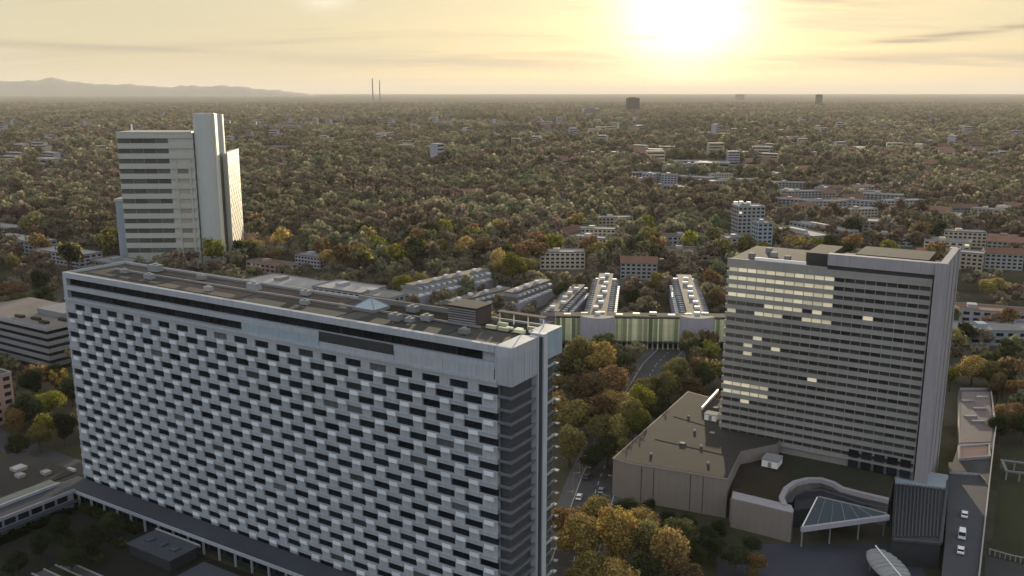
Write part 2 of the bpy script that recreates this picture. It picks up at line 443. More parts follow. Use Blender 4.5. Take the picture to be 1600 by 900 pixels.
def pieces(name, base, m, parent, places, stuff=(), smooth=False, pick=None):
    me = base.mesh(name); me.materials.append(m); out = []
    for i, p in enumerate(places):
        mm = me
        if pick:
            alt = pick(i, p)
            if alt:
                key = (name, alt); mm = PICK.get((id(me), alt))
                if mm is None:
                    mm = me.copy(); mm.materials.clear(); mm.materials.append(M[alt]); PICK[(id(me), alt)] = mm
        out.append(link(name, mm, parent, p))
    if stuff:
        tag(join_copies(base, stuff).build(name, m, parent), kind='stuff')
    return out


PICK = {}
LEN, DEP, TOP = 167.2, 22.7, 75.0
slab = thing('apartment_block', 'long grey slab block with staggered white balcony boxes, filling the front of the view', 'apartment block', GA, GRZ)
ROWS = 20; RZ0, RDZ = 64.3, 3.1; PER = 8.07
MB().box(.4, 163, 1.4, DEP - .4, 0, 74.0).build('core_wall', M['panel_grey'], slab)
# floor bands and wall pieces between the windows
wh = 1.95
for i in range(ROWS + 1):
    zt = RZ0 - RDZ * (i - 1) - wh / 2 if i else 66.9
    zb = RZ0 - RDZ * i + wh / 2 if i < ROWS else 3.0
    b = MB().box(0, 163.2, 0, 1.4, zb, zt)
    if i < ROWS:
        off = 7.3 if i % 2 == 0 else 3.1
        z0, z1 = RZ0 - RDZ * i - wh / 2, RZ0 - RDZ * i + wh / 2
        xs = [off + PER * k for k in range(20)]
        edges = [0] + [e for x in xs for e in (x - 2.6, x + 2.6)] + [163.2]
        for k in range(0, len(edges), 2):
            if edges[k + 1] - edges[k] > .1: b.box(max(edges[k], 0), edges[k + 1], .12, 1.4, z0 + .001, z1 - .001)
    b.build('facade_band', M['panel_grey'], slab)
    if i < ROWS: MB().box(0, 163.3, -.16, -.001, zb - wh - .26, zb - wh - .06).build('ledge', M['crown'], slab)
cells = []
for i in range(ROWS):
    off = 7.3 if i % 2 == 0 else 3.1
    for k in range(20): cells.append((off + PER * k, RZ0 - RDZ * i))
def shown(c): p = gl(c[0], 0, c[1]); return (p - Vector((0, 0, H))).length
cells.sort(key=shown)
wins = [(x, .62, z) for x, z in cells]
rb_ = random.Random(17); BL = [('blind' if rb_.random() < .10 else None) for _ in range(400)]
pieces('window', frame_window(5.2, wh - .004, .3, .1, 2), M['dark_glass'], slab, wins[:300], wins[300:], pick=lambda i, p: BL[i])
bal = MB().box(-1.25, 1.25, -.5, -.002, -.5, .42)
bal.box(-1.25, 1.25, -.5, -.44, .421, .6)
bal.box(-1.32, -1.251, -.55, -.002, -.54, .62).box(1.251, 1.32, -.55, -.002, -.54, .62)
bals = [(x + .45, 0, z - RDZ / 2) for x, z in cells if z - RDZ / 2 > 5.6]
pieces('balcony_box', bal, M['panel_white'], slab, bals[:300], bals[300:])
# attic: dark strips, panels and parapet
MB().box(0, 162.6, .0, 1.4, 73.3, 75).build('parapet', M['crown'], slab)
MB().box(0, 1.8, 0, 1.4, 66.92, 73.29).build('corner_pier', M['crown'], slab)
MB().box(1.8, 162.6, .05, 1.4, 69.45, 70.9).build('spandrel', M['crown'], slab)
pieces('strip_window', frame_window(7.0, 2.38, .9, .15, 2), M['dark_glass'], slab, [(5.5 + 7.12 * k, 1.2, 72.1) for k in range(22)])
pieces('strip_window', frame_window(7.0, 2.3, .9, .15, 2), M['dark_glass'], slab, [(5.5 + 7.12 * k, 1.2, 68.25) for k in range(11)])
pieces('attic_panel', MB().box(-3.5, 3.5, .08, 1.4, -1.25, 1.28), M['crown_blue'], slab, [(84.2 + 7.1 * k, 0, 68.17) for k in range(4)])
MB().box(109.2, 133.6, -.001 + .03, .049, 68.3, 70.9).build('shade_panel', M['recess_shade'], slab)
MB().box(109.2, 133.6, .081, 1.4, 66.92, 69.44).build('attic_wall', M['crown'], slab)
pieces('attic_panel', MB().box(-2.35, 2.35, .08, 1.4, -1.25, 1.28), M['crown'], slab, [(136.1 + 4.78 * k, 0, 68.17) for k in range(6)])
MB().box(0, 163.2, -.28, -.002, 66.2, 66.9).build('cornice', M['crown'], slab)
# right hand corner and end face
cr = MB().box(162.7, 167.2, 0, 11.3, 66, 75)
for k in range(9): cr.box(163.0 + k * .5, 163.06 + k * .5, -.07, -.001, 66.2, 72.8)
cr.build('crown_block', M['crown'], slab)
for k in range(9): MB().box(167.201, 167.28, .5 + k * 1.2, .62 + k * 1.2, 66.2, 72.8).build('crown_rib', M['crown'], slab)
MB().box(162, 165.6, 1.6, 11.3, 0, 66).build('corner_glazing', mat('smoky corner glazing', (.065, .068, .075), .3, .25, .4, spec=.3), slab)
for i in range(21):
    z = 66 - RDZ * i - 3.2
    if z < 2: continue
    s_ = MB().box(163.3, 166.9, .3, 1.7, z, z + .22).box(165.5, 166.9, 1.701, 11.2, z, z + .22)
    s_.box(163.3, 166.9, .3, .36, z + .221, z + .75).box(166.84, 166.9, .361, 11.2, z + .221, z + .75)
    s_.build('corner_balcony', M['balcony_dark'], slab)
MB().box(165, 167.4, 11.3, 11.6, 0, 75.1).build('edge_fin', M['pier'], slab)
MB().box(162, 167.35, 11.61, 13.4, 0, 74.6).build('groove_shade', M['recess_shade'], slab)  # almost flush dark slab; the shade of a groove is only colour
MB().box(164, 167.7, 13.41, 15.3, 0, 75.2).build('end_pier', M['pier'], slab)
MB().box(163, 167.5, 15.31, 22.7, 68.6, 75.2).build('end_crown', M['crown_blue'], slab)
MB().box(162.5, 165.2, 15.31, 22.2, 0, 68.5).build('end_glazing', mat('greenish end glazing', (.05, .066, .068), .25, .35, .3, spec=.35), slab)
for i in range(21):
    z = 68.6 - RDZ * (i + 1)
    if z < 2: continue
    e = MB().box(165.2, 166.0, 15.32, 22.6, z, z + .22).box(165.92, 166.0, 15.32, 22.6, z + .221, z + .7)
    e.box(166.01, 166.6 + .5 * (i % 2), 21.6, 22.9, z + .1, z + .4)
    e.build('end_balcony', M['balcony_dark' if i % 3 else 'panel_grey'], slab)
# roof and what stands on it
MB().box(.3, 166.8, 1.41, DEP - .41, 74.0, 74.15).build('roof', M['roof_gravel'], slab)
rim = MB().box(0, 166, DEP - .4, DEP, 70, 74.9).box(0, .39, 1.41, DEP - .41, 0, 75)
rim.build('roof_rim', M['crown'], slab)
MB().box(0, 163, DEP - .39, DEP - .02, 0, 69.9).build('rear_wall', M['panel_grey'], slab)
for (x0, x1, y0, y1, m_) in ((4, 38, 6, 17, 'roof_felt'), (40, 74, 4.4, 12, 'roof_brown'), (52, 104, 12.4, 20, 'roof_brown'), (78, 112, 3.4, 11, 'roof_felt'), (118, 146, 3.2, 12.5, 'roof_felt'), (116, 143, 12.9, 21.4, 'moss_roof'), (147, 165.5, 3, 10, 'roof_gravel')):
    MB().box(x0, x1, y0, y1, 74.151, 74.3).build('roof_field', M[m_], slab)
MB().box(8, 150, 13.2, 13.7, 74.31, 74.8).build('roof_upstand', M['roof_pale'], slab)
MB().box(104, 140, 21.5, 22, 74.16, 75.6).build('roof_wall', M['roof_pale'], slab)
MB().box(20, 100, 20.5, 21, 74.31, 75.0).build('roof_upstand', M['roof_pale'], slab)
sky_t = thing('roof_skylight', 'pale pyramid skylight on the slab block roof', 'skylight', gl(114.3, 14.7, 74.3), GRZ)
sk = MB(); 
for (a, b) in (((-3.6, -3), (3.6, -3)), ((3.6, -3), (3.6, 3)), ((3.6, 3), (-3.6, 3)), ((-3.6, 3), (-3.6, -3))): sk.face((*a, .8), (*b, .8), (0, 0, 3.2))
sk.build('glazing', M['crown_blue'], sky_t); MB().box(-3.8, 3.8, -3.2, 3.2, 0, .79).build('curb', M['roof_pale'], sky_t)
rb = MB()
for q in ((-3.6, -3), (3.6, -3), (3.6, 3), (-3.6, 3)): rb.tube((*q, .85), (0, 0, 3.26), .12, n=5)
rb.build('rib', M['roof_pale'], sky_t)
ph = thing('lift_penthouse', 'dark striped plant room on the right end of the slab block roof', 'plant room', gl(144.2, 17.2, 74.3), GRZ)
MB().box(-4.2, 4.2, -3.4, 3.4, 0, 4.4).build('wall', M['roof_brown'], ph)
MB().box(-4.5, 4.5, -3.7, 3.7, 4.41, 4.7).build('roof', M['roof_felt'], ph)
pieces('louvre', MB().box(-4.1, 4.1, -3.52, -3.401, -.12, .12), M['grey_metal'], ph, [(0, 0, .8 + .62 * k) for k in range(6)])
random.seed(3)
spots = [(128, 8, 1.6), (132, 8.6, 1.1), (134.8, 12.0, 1.4), (96, 9, 1.2), (70, 15, 1.8), (45, 17, 1.3), (31, 9, 1.5), (22, 18, 2.0), (88, 17.5, 1.3), (126, 17.5, 1.5), (150, 6.5, 1.2), (60, 7, 1.2), (16, 11, 1.2)]
for i, (u, w, s_) in enumerate(spots):
    near_l = ['beside the pyramid skylight', 'next to the dark felt strip', 'near the plant room'][i % 3]
    t = thing('roof_vent_unit', 'small grey vent unit on the slab block roof', 'vent unit', gl(u, w, 74.3), GRZ, 'vent units scattered over the slab roof')
    hou = MB().box(-s_, s_, -s_ * .7, s_ * .7, .3, 1.2 * s_).build('housing', M['grey_metal' if i % 5 else 'roof_pale'], t)
    MB().box(-s_ * .7, -s_ * .5, -.5, .5, 0, .299).box(s_ * .5, s_ * .7, -.5, .5, 0, .299).build('foot', M['grey_metal'], t)
    MB().tube((0, 0, 1.2 * s_ + .01), (0, 0, 1.2 * s_ + .4), s_ * .4, n=10).build('fan_cowl', M['grey_metal'], hou)

# roof terrace at the right end
tr = thing('roof_terrace', 'planted terrace with pale pergola at the right end of the slab roof', 'terrace', gl(157.5, 18.0, 74.16), GRZ)
MB().box(-7, 7.5, -4.5, 4.2, 0, .25).build('decking', M['green_roof'], tr)
for sx in (-6.5, -2.4, 1.7, 6): MB().box(sx, sx + .25, 2.2, 2.45, .251, 3).build('post', M['white_metal'], tr)
MB().box(-6.9, 6.6, 1.6, 3.6, 3.001, 3.2).build('pergola_roof', M['roof_brown'], tr)
pieces('planter', MB().box(-1.4, 1.4, -.4, .4, 0, .8), M['mall_pale'], tr, [(-5, -3.6, .251), (-1.4, -3.9, .251), (3, -3.6, .251), (-4, 0, .251), (4.4, .2, .251)])
pieces('bench', MB().box(-.9, .9, -.4, .4, 0, .5), M['white_metal'], tr, [(-1, -1.8, .251), (1.7, -1.4, .251), (5.6, -2, .251)])

# ------------------------------------------------------------------ trees
def crown_mesh(name, m, rx, rz_, zc, leaves, size, seed, core=True, clumps=9):
    rnd = random.Random(seed); v = []; f = []
    cl = []
    for k in range(clumps):
        th = rnd.uniform(0, 6.283); ph_ = math.acos(rnd.uniform(-.75, 1)); q = rnd.uniform(.38, .68)
        cl.append((Vector((rx * q * math.sin(ph_) * math.cos(th), rx * q * math.sin(ph_) * math.sin(th), zc + rz_ * q * math.cos(ph_))), rnd.uniform(.33, .52)))
    cl.append((Vector((0, 0, zc)), .62))
    if core:
        for c, q in cl:
            bm = bmesh.new(); bmesh.ops.create_icosphere(bm, subdivisions=1, radius=1)
            o = len(v)
            for w in bm.verts:
                p = w.co * (1 + .28 * mnoise.noise(w.co * 1.7 + c)); v.append((c.x + p.x * rx * q * .64, c.y + p.y * rx * q * .64, c.z + p.z * rz_ * q * .64))
            f += [tuple(o + x.index for x in fa.verts) for fa in bm.faces]; bm.free()
    for k in range(leaves):
        c, q = cl[k % len(cl)]
        d = Vector((rnd.gauss(0, 1), rnd.gauss(0, 1), rnd.gauss(.25, 1))).normalized()
        rr = q * rnd.uniform(.6, 1.2)
        p = c + Vector((d.x * rx * rr, d.y * rx * rr, d.z * rz_ * rr))
        nn = (d + Vector((rnd.gauss(0, .5), rnd.gauss(0, .5), rnd.gauss(0, .5)))).normalized()
        a = nn.orthogonal().normalized(); a.rotate(Matrix.Rotation(rnd.uniform(0, 6.28), 3, nn)); b = nn.cross(a)
        s1, s2 = size * rnd.uniform(.6, 1.3), size * rnd.uniform(.4, .9); o = len(v)
        v += [tuple(p - a * s1), tuple(p + b * s2 + nn * s2 * .2), tuple(p + a * s1), tuple(p - b * s2 - nn * s2 * .2)]
        f.append((o, o + 1, o + 2, o + 3))
    me = bpy.data.meshes.new(name); me.from_pydata(v, [], f); me.update(); me.materials.append(m)
    return me


def trunk_mesh(name, h, r, seed):
    rnd = random.Random(seed); b = MB()
    b.tube((0, 0, -.2), (0, 0, h * .45), r, r * .72, 7).tube((0, 0, h * .45 - .05), (rnd.uniform(-.3, .3), rnd.uniform(-.3, .3), h * .8), r * .72, r * .25, 6)
    for k in range(5):
        a = k * 1.26 + rnd.uniform(0, .6); z = h * rnd.uniform(.32, .5); l = h * rnd.uniform(.18, .3)
        b.tube((0, 0, z), (math.cos(a) * l, math.sin(a) * l, z + l * 1.1), r * .4, r * .12, 5)
    me = b.mesh(name); me.materials.append(M['bark']); return me


# unit trees: 10 m tall, about 8 m wide; instances are scaled
NEAR = {}
for kind in ('leaf_gold', 'leaf_olive', 'leaf_rust', 'leaf_lime', 'leaf_dark', 'leaf_wood'):
    NEAR[kind] = [(crown_mesh('crown', M[kind], 4.0 * (1, .92, 1.1)[s], 3.9 * (1, 1.15, .9)[s], 6.1, 5200, .22, 10 + s, True, (9, 11, 13)[s]), trunk_mesh('trunk', 10, .28, s)) for s in range(3)]
MIDT = [(crown_mesh('crown', M['leaf_wood'], 4.2 * (1, .9, 1.12, 1.0)[s], 3.9 * (1, 1.12, .88, 1.0)[s], 6.0, 420, .62, 40 + s, True, 8), NEAR['leaf_wood'][s % 3][1]) for s in range(4)]
tree_count = 0
blockers = []


def tree(p, h, kind, label, group=None, wide=1.0, pool=None):
    global tree_count
    v = random.choice(pool or NEAR[kind]); s = h / 10
    t = thing('tree', label, 'tree', (p.x, p.y, 0.02), random.uniform(0, 6.28), group)
    t.scale = (s * wide, s * wide, s)
    link('crown', v[0], t); link('trunk', v[1], t)
    tree_count += 1
    return t


random.seed(21)
G1 = 'golden trees by the street at the bottom edge'
for (x, y, h, k, l) in (
    (905, 838, 10, 'leaf_gold', 'pale golden tree against the right end of the slab block'), (958, 838, 11, 'leaf_gold', 'tall orange gold tree left of the tan box hall'),
    (1045, 868, 10, 'leaf_gold', 'wide yellow tree in front of the tan box hall'), (1012, 850, 9, 'leaf_olive', 'yellow olive tree between the two golden crowns'),
    (925, 895, 9, 'leaf_olive', 'olive tree at the bottom edge beside the slab block'), (962, 905, 9, 'leaf_gold', 'round golden crown cut by the bottom edge'),
    (1078, 905, 7, 'leaf_rust', 'small orange tree at the bottom edge before the plaza'), (885, 815, 8, 'leaf_rust', 'thin rusty tree close to the slab block end'),
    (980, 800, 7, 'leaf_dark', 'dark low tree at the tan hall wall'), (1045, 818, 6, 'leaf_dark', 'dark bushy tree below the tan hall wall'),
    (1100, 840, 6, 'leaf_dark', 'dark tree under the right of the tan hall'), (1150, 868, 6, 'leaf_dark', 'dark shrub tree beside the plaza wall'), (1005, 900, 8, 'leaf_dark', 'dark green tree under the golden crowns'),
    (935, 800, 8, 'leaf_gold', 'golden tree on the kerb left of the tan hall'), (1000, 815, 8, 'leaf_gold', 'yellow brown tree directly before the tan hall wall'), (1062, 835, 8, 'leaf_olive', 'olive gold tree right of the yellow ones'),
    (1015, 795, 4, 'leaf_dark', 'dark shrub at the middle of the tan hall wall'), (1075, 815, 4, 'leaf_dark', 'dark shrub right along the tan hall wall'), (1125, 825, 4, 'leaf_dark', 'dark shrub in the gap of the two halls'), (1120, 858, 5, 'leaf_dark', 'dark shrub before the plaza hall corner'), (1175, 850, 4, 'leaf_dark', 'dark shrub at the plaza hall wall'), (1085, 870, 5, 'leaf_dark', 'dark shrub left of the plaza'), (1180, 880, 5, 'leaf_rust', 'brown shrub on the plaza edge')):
    h *= 1.65; tree(at(x, y, h * .6), h, k, l, wide=1.12)
for (x, y, h, k, l) in (
    (905, 560, 15, 'leaf_olive', 'olive tree at the head of the row beside the slab block'), (938, 560, 15, 'leaf_gold', 'yellow topped tree in front of the round mall tower'),
    (955, 598, 14, 'leaf_rust', 'brown tree above the street row'), (915, 605, 14, 'leaf_rust', 'rust brown tree hugging the slab block end'), (930, 640, 13, 'leaf_rust', 'dense brown tree low in the street row'),
    (898, 650, 12, 'leaf_olive', 'olive tree touching the slab block end'), (890, 695, 10, 'leaf_olive', 'small olive tree by the street mouth'), (975, 575, 10, 'leaf_dark', 'dark tree in the gap of the street row'),
    (1060, 580, 12, 'leaf_olive', 'round olive tree in front of the second mall tower'), (1040, 610, 11, 'leaf_olive', 'olive tree below the round one'), (1000, 630, 11, 'leaf_lime', 'lime tinted tree midway along the hall side'),
    (985, 652, 11, 'leaf_olive', 'olive tree beside the hall roof edge'), (965, 678, 10, 'leaf_olive', 'olive green tree at the hall corner'), (950, 700, 9, 'leaf_dark', 'dark tree at the near end of the street row'), (1018, 605, 11, 'leaf_olive', 'olive tree overhanging the far end of the street'), (1000, 668, 10, 'leaf_lime', 'yellow tree over the hall side kerb'), (978, 705, 9, 'leaf_olive', 'olive tree at the hall front corner kerb'), (945, 668, 11, 'leaf_olive', 'olive brown tree over the middle of the street'), (960, 630, 12, 'leaf_gold', 'golden brown tree in the upper street row'), (1028, 640, 9, 'leaf_dark', 'dark tree along the hall long side'), (925, 715, 8, 'leaf_dark', 'dark tree left of the street opening'), (1080, 605, 9, 'leaf_rust', 'brown tree against the hotel left edge'), (1100, 590, 10, 'leaf_dark', 'dark tree against the hotel left edge')):
    h *= 1.42; tree(at(x, y, h * .6), h, k, l, wide=1.15)
for (x, y, h, k, l) in (
    (1552, 447, 15, 'leaf_gold', 'single orange tree right of the hotel top'), (1520, 575, 13, 'leaf_gold', 'yellow tree right of the hotel end wall'), (1548, 582, 12, 'leaf_olive', 'olive yellow tree second right of the hotel'),
    (1578, 578, 12, 'leaf_dark', 'dark green tree beyond the orange hedge trees'), (1560, 606, 11, 'leaf_rust', 'rust tree over the terrace corner'), (1592, 612, 12, 'leaf_rust', 'orange brown tree on the right edge'), (1580, 645, 11, 'leaf_rust', 'brown tree beside the lawn'),
    (1562, 668, 9, 'leaf_dark', 'dark tree behind the terrace wall'), (1600, 665, 10, 'leaf_dark', 'dark tree on the right edge by the lawn'),
    (75, 628, 12, 'leaf_lime', 'bright olive tree left of the slab block'), (45, 640, 12, 'leaf_dark', 'dark tree left of the bright olive one'), (98, 668, 10, 'leaf_dark', 'dark tree at the foot of the slab left end'), (60, 680, 9, 'leaf_olive', 'olive tree below the bright olive one'), (25, 695, 9, 'leaf_dark', 'dark tree near the left edge road'),
    (20, 660, 10, 'leaf_rust', 'brown tree at the pink wall'), (85, 590, 11, 'leaf_dark', 'dark tree under the banded office'), (50, 600, 11, 'leaf_dark', 'dark tree below the banded office middle'), (112, 610, 10, 'leaf_dark', 'dark tree squeezed against the slab left edge'),
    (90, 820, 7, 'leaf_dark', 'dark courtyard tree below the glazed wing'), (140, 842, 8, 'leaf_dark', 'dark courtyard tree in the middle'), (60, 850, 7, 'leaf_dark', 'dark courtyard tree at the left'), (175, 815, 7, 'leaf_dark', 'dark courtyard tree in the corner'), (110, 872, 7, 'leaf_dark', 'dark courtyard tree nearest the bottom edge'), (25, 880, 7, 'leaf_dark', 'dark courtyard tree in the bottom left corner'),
    (35, 470, 14, 'leaf_olive', 'pale olive tree behind the banded office'), (12, 455, 14, 'leaf_rust', 'pale brown tree at the left edge'), (70, 462, 14, 'leaf_dark', 'dark tree behind the slab left corner'), (20, 415, 14, 'leaf_olive', 'olive tree by the left flats'), (60, 440, 13, 'leaf_dark', 'dark tree between flats and slab'),
    (800, 420, 19, 'leaf_lime', 'big yellow olive tree in the middle of the park edge'), (780, 412, 18, 'leaf_gold', 'big golden tree joined to the yellow olive one'), (818, 415, 17, 'leaf_olive', 'olive tree joined right of the big yellow one'),
    (630, 445, 15, 'leaf_lime', 'yellow green tree behind the slab roof'), (655, 440, 13, 'leaf_olive', 'olive tree right of the yellow green one'), (512, 402, 14, 'leaf_gold', 'yellow tree beyond the slab roof'), (535, 398, 14, 'leaf_lime', 'lime tree beyond the slab roof'), (560, 395, 14, 'leaf_rust', 'orange brown tree beyond the slab roof'),
    (400, 385, 15, 'leaf_gold', 'golden tree right of the tower foot'), (425, 395, 13, 'leaf_rust', 'rusty tree right of the tower foot'), (480, 360, 15, 'leaf_gold', 'pale gold tree beyond the tower'), (1025, 440, 14, 'leaf_olive', 'yellowish tree between the terraced rows'), (990, 465, 12, 'leaf_dark', 'dark tree between the terraced rows'), (1005, 480, 11, 'leaf_rust', 'brown tree between the terraced rows'),
    (880, 455, 14, 'leaf_dark', 'dark tree left of the terraced rows'), (870, 475, 11, 'leaf_rust', 'brown orange tree beside the stepped row'), (1110, 440, 14, 'leaf_rust', 'brown tree just left of the hotel top'), (1120, 470, 13, 'leaf_rust', 'red brown tree at the hotel left edge'), (720, 380, 15, 'leaf_olive', 'olive tree at the end of the yellow row'), (690, 385, 14, 'leaf_olive', 'olive tree in the yellow row'), (660, 392, 14, 'leaf_gold', 'golden tree in the yellow row')):
    h *= 1.2; tree(at(x, y, h * .6), h, k, l, wide=1.15)

# hedges in the courtyard
def hedge(a, b, wdt, hgt, label):
    rnd = random.Random(int(a.x * 7)); L = (b - a).length; d = (b - a) / L; nn = Vector((-d.y, d.x, 0)); v = []; f = []
    for k in range(int(L * 26)):
        p = a + d * rnd.uniform(0, L) + nn * rnd.uniform(-wdt / 2, wdt / 2) + Vector((0, 0, hgt * math.sqrt(rnd.random())))
        q = [Vector((rnd.gauss(0, .3), rnd.gauss(0, .3), rnd.gauss(0, .3))) for _ in range(2)]; o = len(v)
        v += [tuple(p + q[0]), tuple(p + q[1]), tuple(p - q[0]), tuple(p - q[1])]; f.append((o, o + 1, o + 2, o + 3))
    b2 = MB(); b2.v, b2.f = v, f; b2.box(0, L, -wdt * .4, wdt * .4, 0, hgt * .75)
    for i in range(len(b2.v) - 8, len(b2.v)):
        x, y, z = b2.v[i]; pt = a + d * x + nn * y; b2.v[i] = (pt.x, pt.y, z)
    return tag(b2.build('hedge', M['hedge']), label, 'hedge')


cg = MB(); cg.face(*[tuple(gl(u, w, .05)) for u, w in ((8, -7.7), (8, -60), (100, -60), (100, -7.7))])
tag(cg.build('court_ground', mat('court soil with painted shade', (.010, .011, .007), 1, .4, .3, dirt=.5)), kind='structure')  # soil coloured near black to hold the court's deep shade
hedge(gl(10, -8), gl(40, -9), 3, 2, 'dark hedge along the slab block arcade')
hedge(gl(10, -12), gl(11, -42), 3, 2, 'dark hedge along the glazed wing')
hedge(gl(20, -22), gl(46, -26), 4, 2, 'dark hedge across the sunken court')
hedge(gl(24, -15), gl(44, -17), 3, 1.6, 'low dark hedge between court paths')

# ------------------------------------------------------------------ low wings round the slab block
arc = thing('arcade_wing', 'low flat roofed arcade with pale edge along the slab block foot', 'arcade', GA, GRZ)
MB().box(-2, 166, -5.2, -.3, 0, 4.6).build('wall', M['recess_shade'], arc)
MB().box(-3, 167, -7.6, -.05, 4.61, 5.3).build('roof', M['deck'], arc)
MB().box(-3.1, 167.1, -7.9, -7.601, 4.5, 5.5).build('fascia', M['crown'], arc)
pieces('column', MB().box(-.25, .25, -.25, .25, 0, 4.6), M['crown'], arc, [(1 + 6.6 * k, -7, 0) for k in range(25)])
pieces('window', frame_window(5.4, 2.6, .2, .1, 3), M['dark_glass'], arc, [(4.3 + 6.6 * k, -5.25, 2.2) for k in range(24)])
wing = thing('glazed_wing', 'long low wing with blue grey roof strips left of the court', 'low building', GA, GRZ)
MB().box(-6, 6.6, -80, -8.2, 0, 5.4).build('wall', M['wall_blue'], wing)
MB().box(-6.4, 7.2, -80, -8.1, 5.41, 6.0).build('roof', M['deck'], wing)
MB().box(7.21, 7.6, -80, -8.1, 5.2, 6.3).build('fascia', M['wall_lav'], wing)
MB().box(-.4, .2, -80, -8.3, 6.01, 6.9).build('roof_upstand', M['crown'], wing)
MB().box(-5.6, -1.2, -80, -8.4, 6.01, 6.5).build('rooflight', M['glass_roof'], wing)
MB().box(7.61, 9.6, -80, -8.2, 2.6, 2.9).build('walkway_roof', M['deck'], wing)
pieces('window', MB().box(-.03, .03, -1.7, 1.7, -1.1, 1.1), M['dark_glass'], wing, [(6.66, -12 - 4.2 * k, 4.0) for k in range(16)])
pav = thing('court_pavilion', 'small pavilion with pale roof edge in the dark court', 'pavilion', gl(58, -14), GRZ)
MB().box(-9, 9, -4.5, 4.5, 0, 3.2).build('wall', M['recess_shade'], pav)
MB().box(-9.6, 9.6, -5, 5, 3.21, 3.6).build('roof', M['deck'], pav)
MB().box(-9.7, 9.7, 5.01, 5.4, 3.1, 3.9).build('fascia', M['wall_white'], pav)
pieces('rooflight', MB().box(-1.2, 1.2, -1.2, 1.2, 0, .5), M['glass_roof'], pav, [(-5.5, 0, 3.61), (0, 0, 3.61), (5.5, 0, 3.61)])
tr2 = thing('stepped_terrace', 'stepped garden terrace with pale walls at the bottom edge', 'terrace', gl(52, -28), GRZ)
for k in range(4):
    MB().box(-14, 14, -6 - k * 3.4, -3 - k * 3.4, 0, .5 + .35 * k).build('step_bed', M['green_roof' if k % 2 else 'pavement'], tr2)
    MB().box(-14, 14, -2.99 - k * 3.4, -2.7 - k * 3.4, 0, .9 + .35 * k).build('retaining_wall', M['kerb'], tr2)
big = thing('low_hall', 'low dark roofed hall at the bottom edge before the slab block', 'hall', gl(88, -22), GRZ)
MB().box(-10, 14, -14, 6, 0, 4.2).build('wall', M['wall_grey'], big)
MB().box(-10.5, 14.5, -14.5, 6.5, 4.21, 4.7).build('roof', M['deck'], big)
pieces('rooflight', MB().box(-1.3, 1.3, -2.5, 2.5, 0, .6), M['glass_roof'], big, [(-6 + 5 * k, -3, 4.71) for k in range(4)])
# paved bank behind the wing (left edge)
tb = thing('podium_roof', 'tan podium roof left of the glazed wing', 'podium', gl(-20, -6), GRZ)
MB().box(-20, 12, -30, 8, 0, 4.4).build('wall', M['tan_wall'], tb)
MB().box(-20.3, 12.3, -30.3, 8.3, 4.41, 4.8).build('roof', M['tan_roof'], tb)
MB().box(8, 12, 7.6, 8.6, 4.81, 5.6).box(-8, -4, -3, 1, 4.81, 5.9).build('roof_kerb', M['roof_pale'], tb)
pieces('roof_hatch', MB().box(-1.5, 1.5, -1.2, 1.2, 0, 1), M['roof_pale'], tb, [(0, -4, 4.81), (5, 2, 4.81), (-10, -12, 4.81), (-3, -14, 4.81)])

# ------------------------------------------------------------------ hotel tower at the right
HL = Vector((73.9, 304.3, 0)); HRZ = math.atan2(-.522, .853); HW, HD = 68.1, 34.0
hd = Vector((math.cos(HRZ), math.sin(HRZ), 0)); hn = Vector((-hd.y, hd.x, 0))
def hl(u, w, z=0): return HL + hd * u + hn * w + Vector((0, 0, z))
ho = thing('hotel_tower', 'brown grey hotel tower with fine window bands and painted golden reflections top left', 'hotel', HL, HRZ)
NR, NC = 21, 20; FZ, FD = 71.4, 2.9
MB().box(.3, 64.5, .7, HD - .3, 8, 74.4).build('core_wall', M['hotel_grey'], ho)
for i in range(NR + 1):
    zt = FZ - FD * i + FD / 2 + .74 if i else 74.4
    z0 = FZ - FD * i + .72
    zz1 = FZ - FD * (i - 1) - .72 if i else 74.4
    b = MB().box(0, 64.5, 0, .7, z0, zz1)
    for k in range(NC + 1):
        x = .6 + 3.18 * k
        if i < NR: b.box(x - .1, x + .1, .26, .7, z0 - 1.438, z0 - .001)
    b.box(0, 64.5, -.22, -.001, z0 - .02, z0 + .32)
    b.build('facade_band', M['hotel_grey'], ho)
random.seed(11)
hw = [(2.19 + 3.18 * k, .45, FZ - FD * i) for i in range(NR) for k in range(NC)]
def hglint(x, z):  # picks the panes that get the painted sky reflection
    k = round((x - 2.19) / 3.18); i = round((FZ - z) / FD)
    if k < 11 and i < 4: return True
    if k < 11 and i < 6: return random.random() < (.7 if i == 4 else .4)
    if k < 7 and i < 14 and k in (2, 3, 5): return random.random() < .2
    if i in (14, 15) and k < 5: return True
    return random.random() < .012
hw_n = [(p, hglint(p[0], p[2])) for p in hw]
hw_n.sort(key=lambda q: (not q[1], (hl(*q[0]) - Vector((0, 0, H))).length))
plc = [q[0] for q in hw_n]; lit = {q[0] for q in hw_n if q[1]}  # panes that carry the reflection as glow
pieces('window', frame_window(2.97, 1.42, .12, .07, 1), M['hotel_glass'], ho, plc[:300], plc[300:], pick=lambda i, p: 'hotel_glint' if p in lit else None)
MB().box(64.51, 66.0, 1.2, 4, 8, 74.4).build('shadow_gap', M['recess_shade'], ho)
ew = MB().box(66.01, 68.1, -.4, HD, 0, 79.6).build('end_wall', M['hotel_side'], ho)
MB().box(65.0, 68.9, -.9, -.401, 0, 79.8).build('end_pier', M['hotel_side'], ho)
MB().box(68.101, 68.5, HD - 2.5, HD + .4, 0, 79.8).build('rear_pier', M['hotel_side'], ho)
MB().box(68.101, 68.3, 8, 9, 0, 79).box(68.101, 68.3, 20, 21, 0, 79).build('wall_joint', M['hotel_grey'], ew)
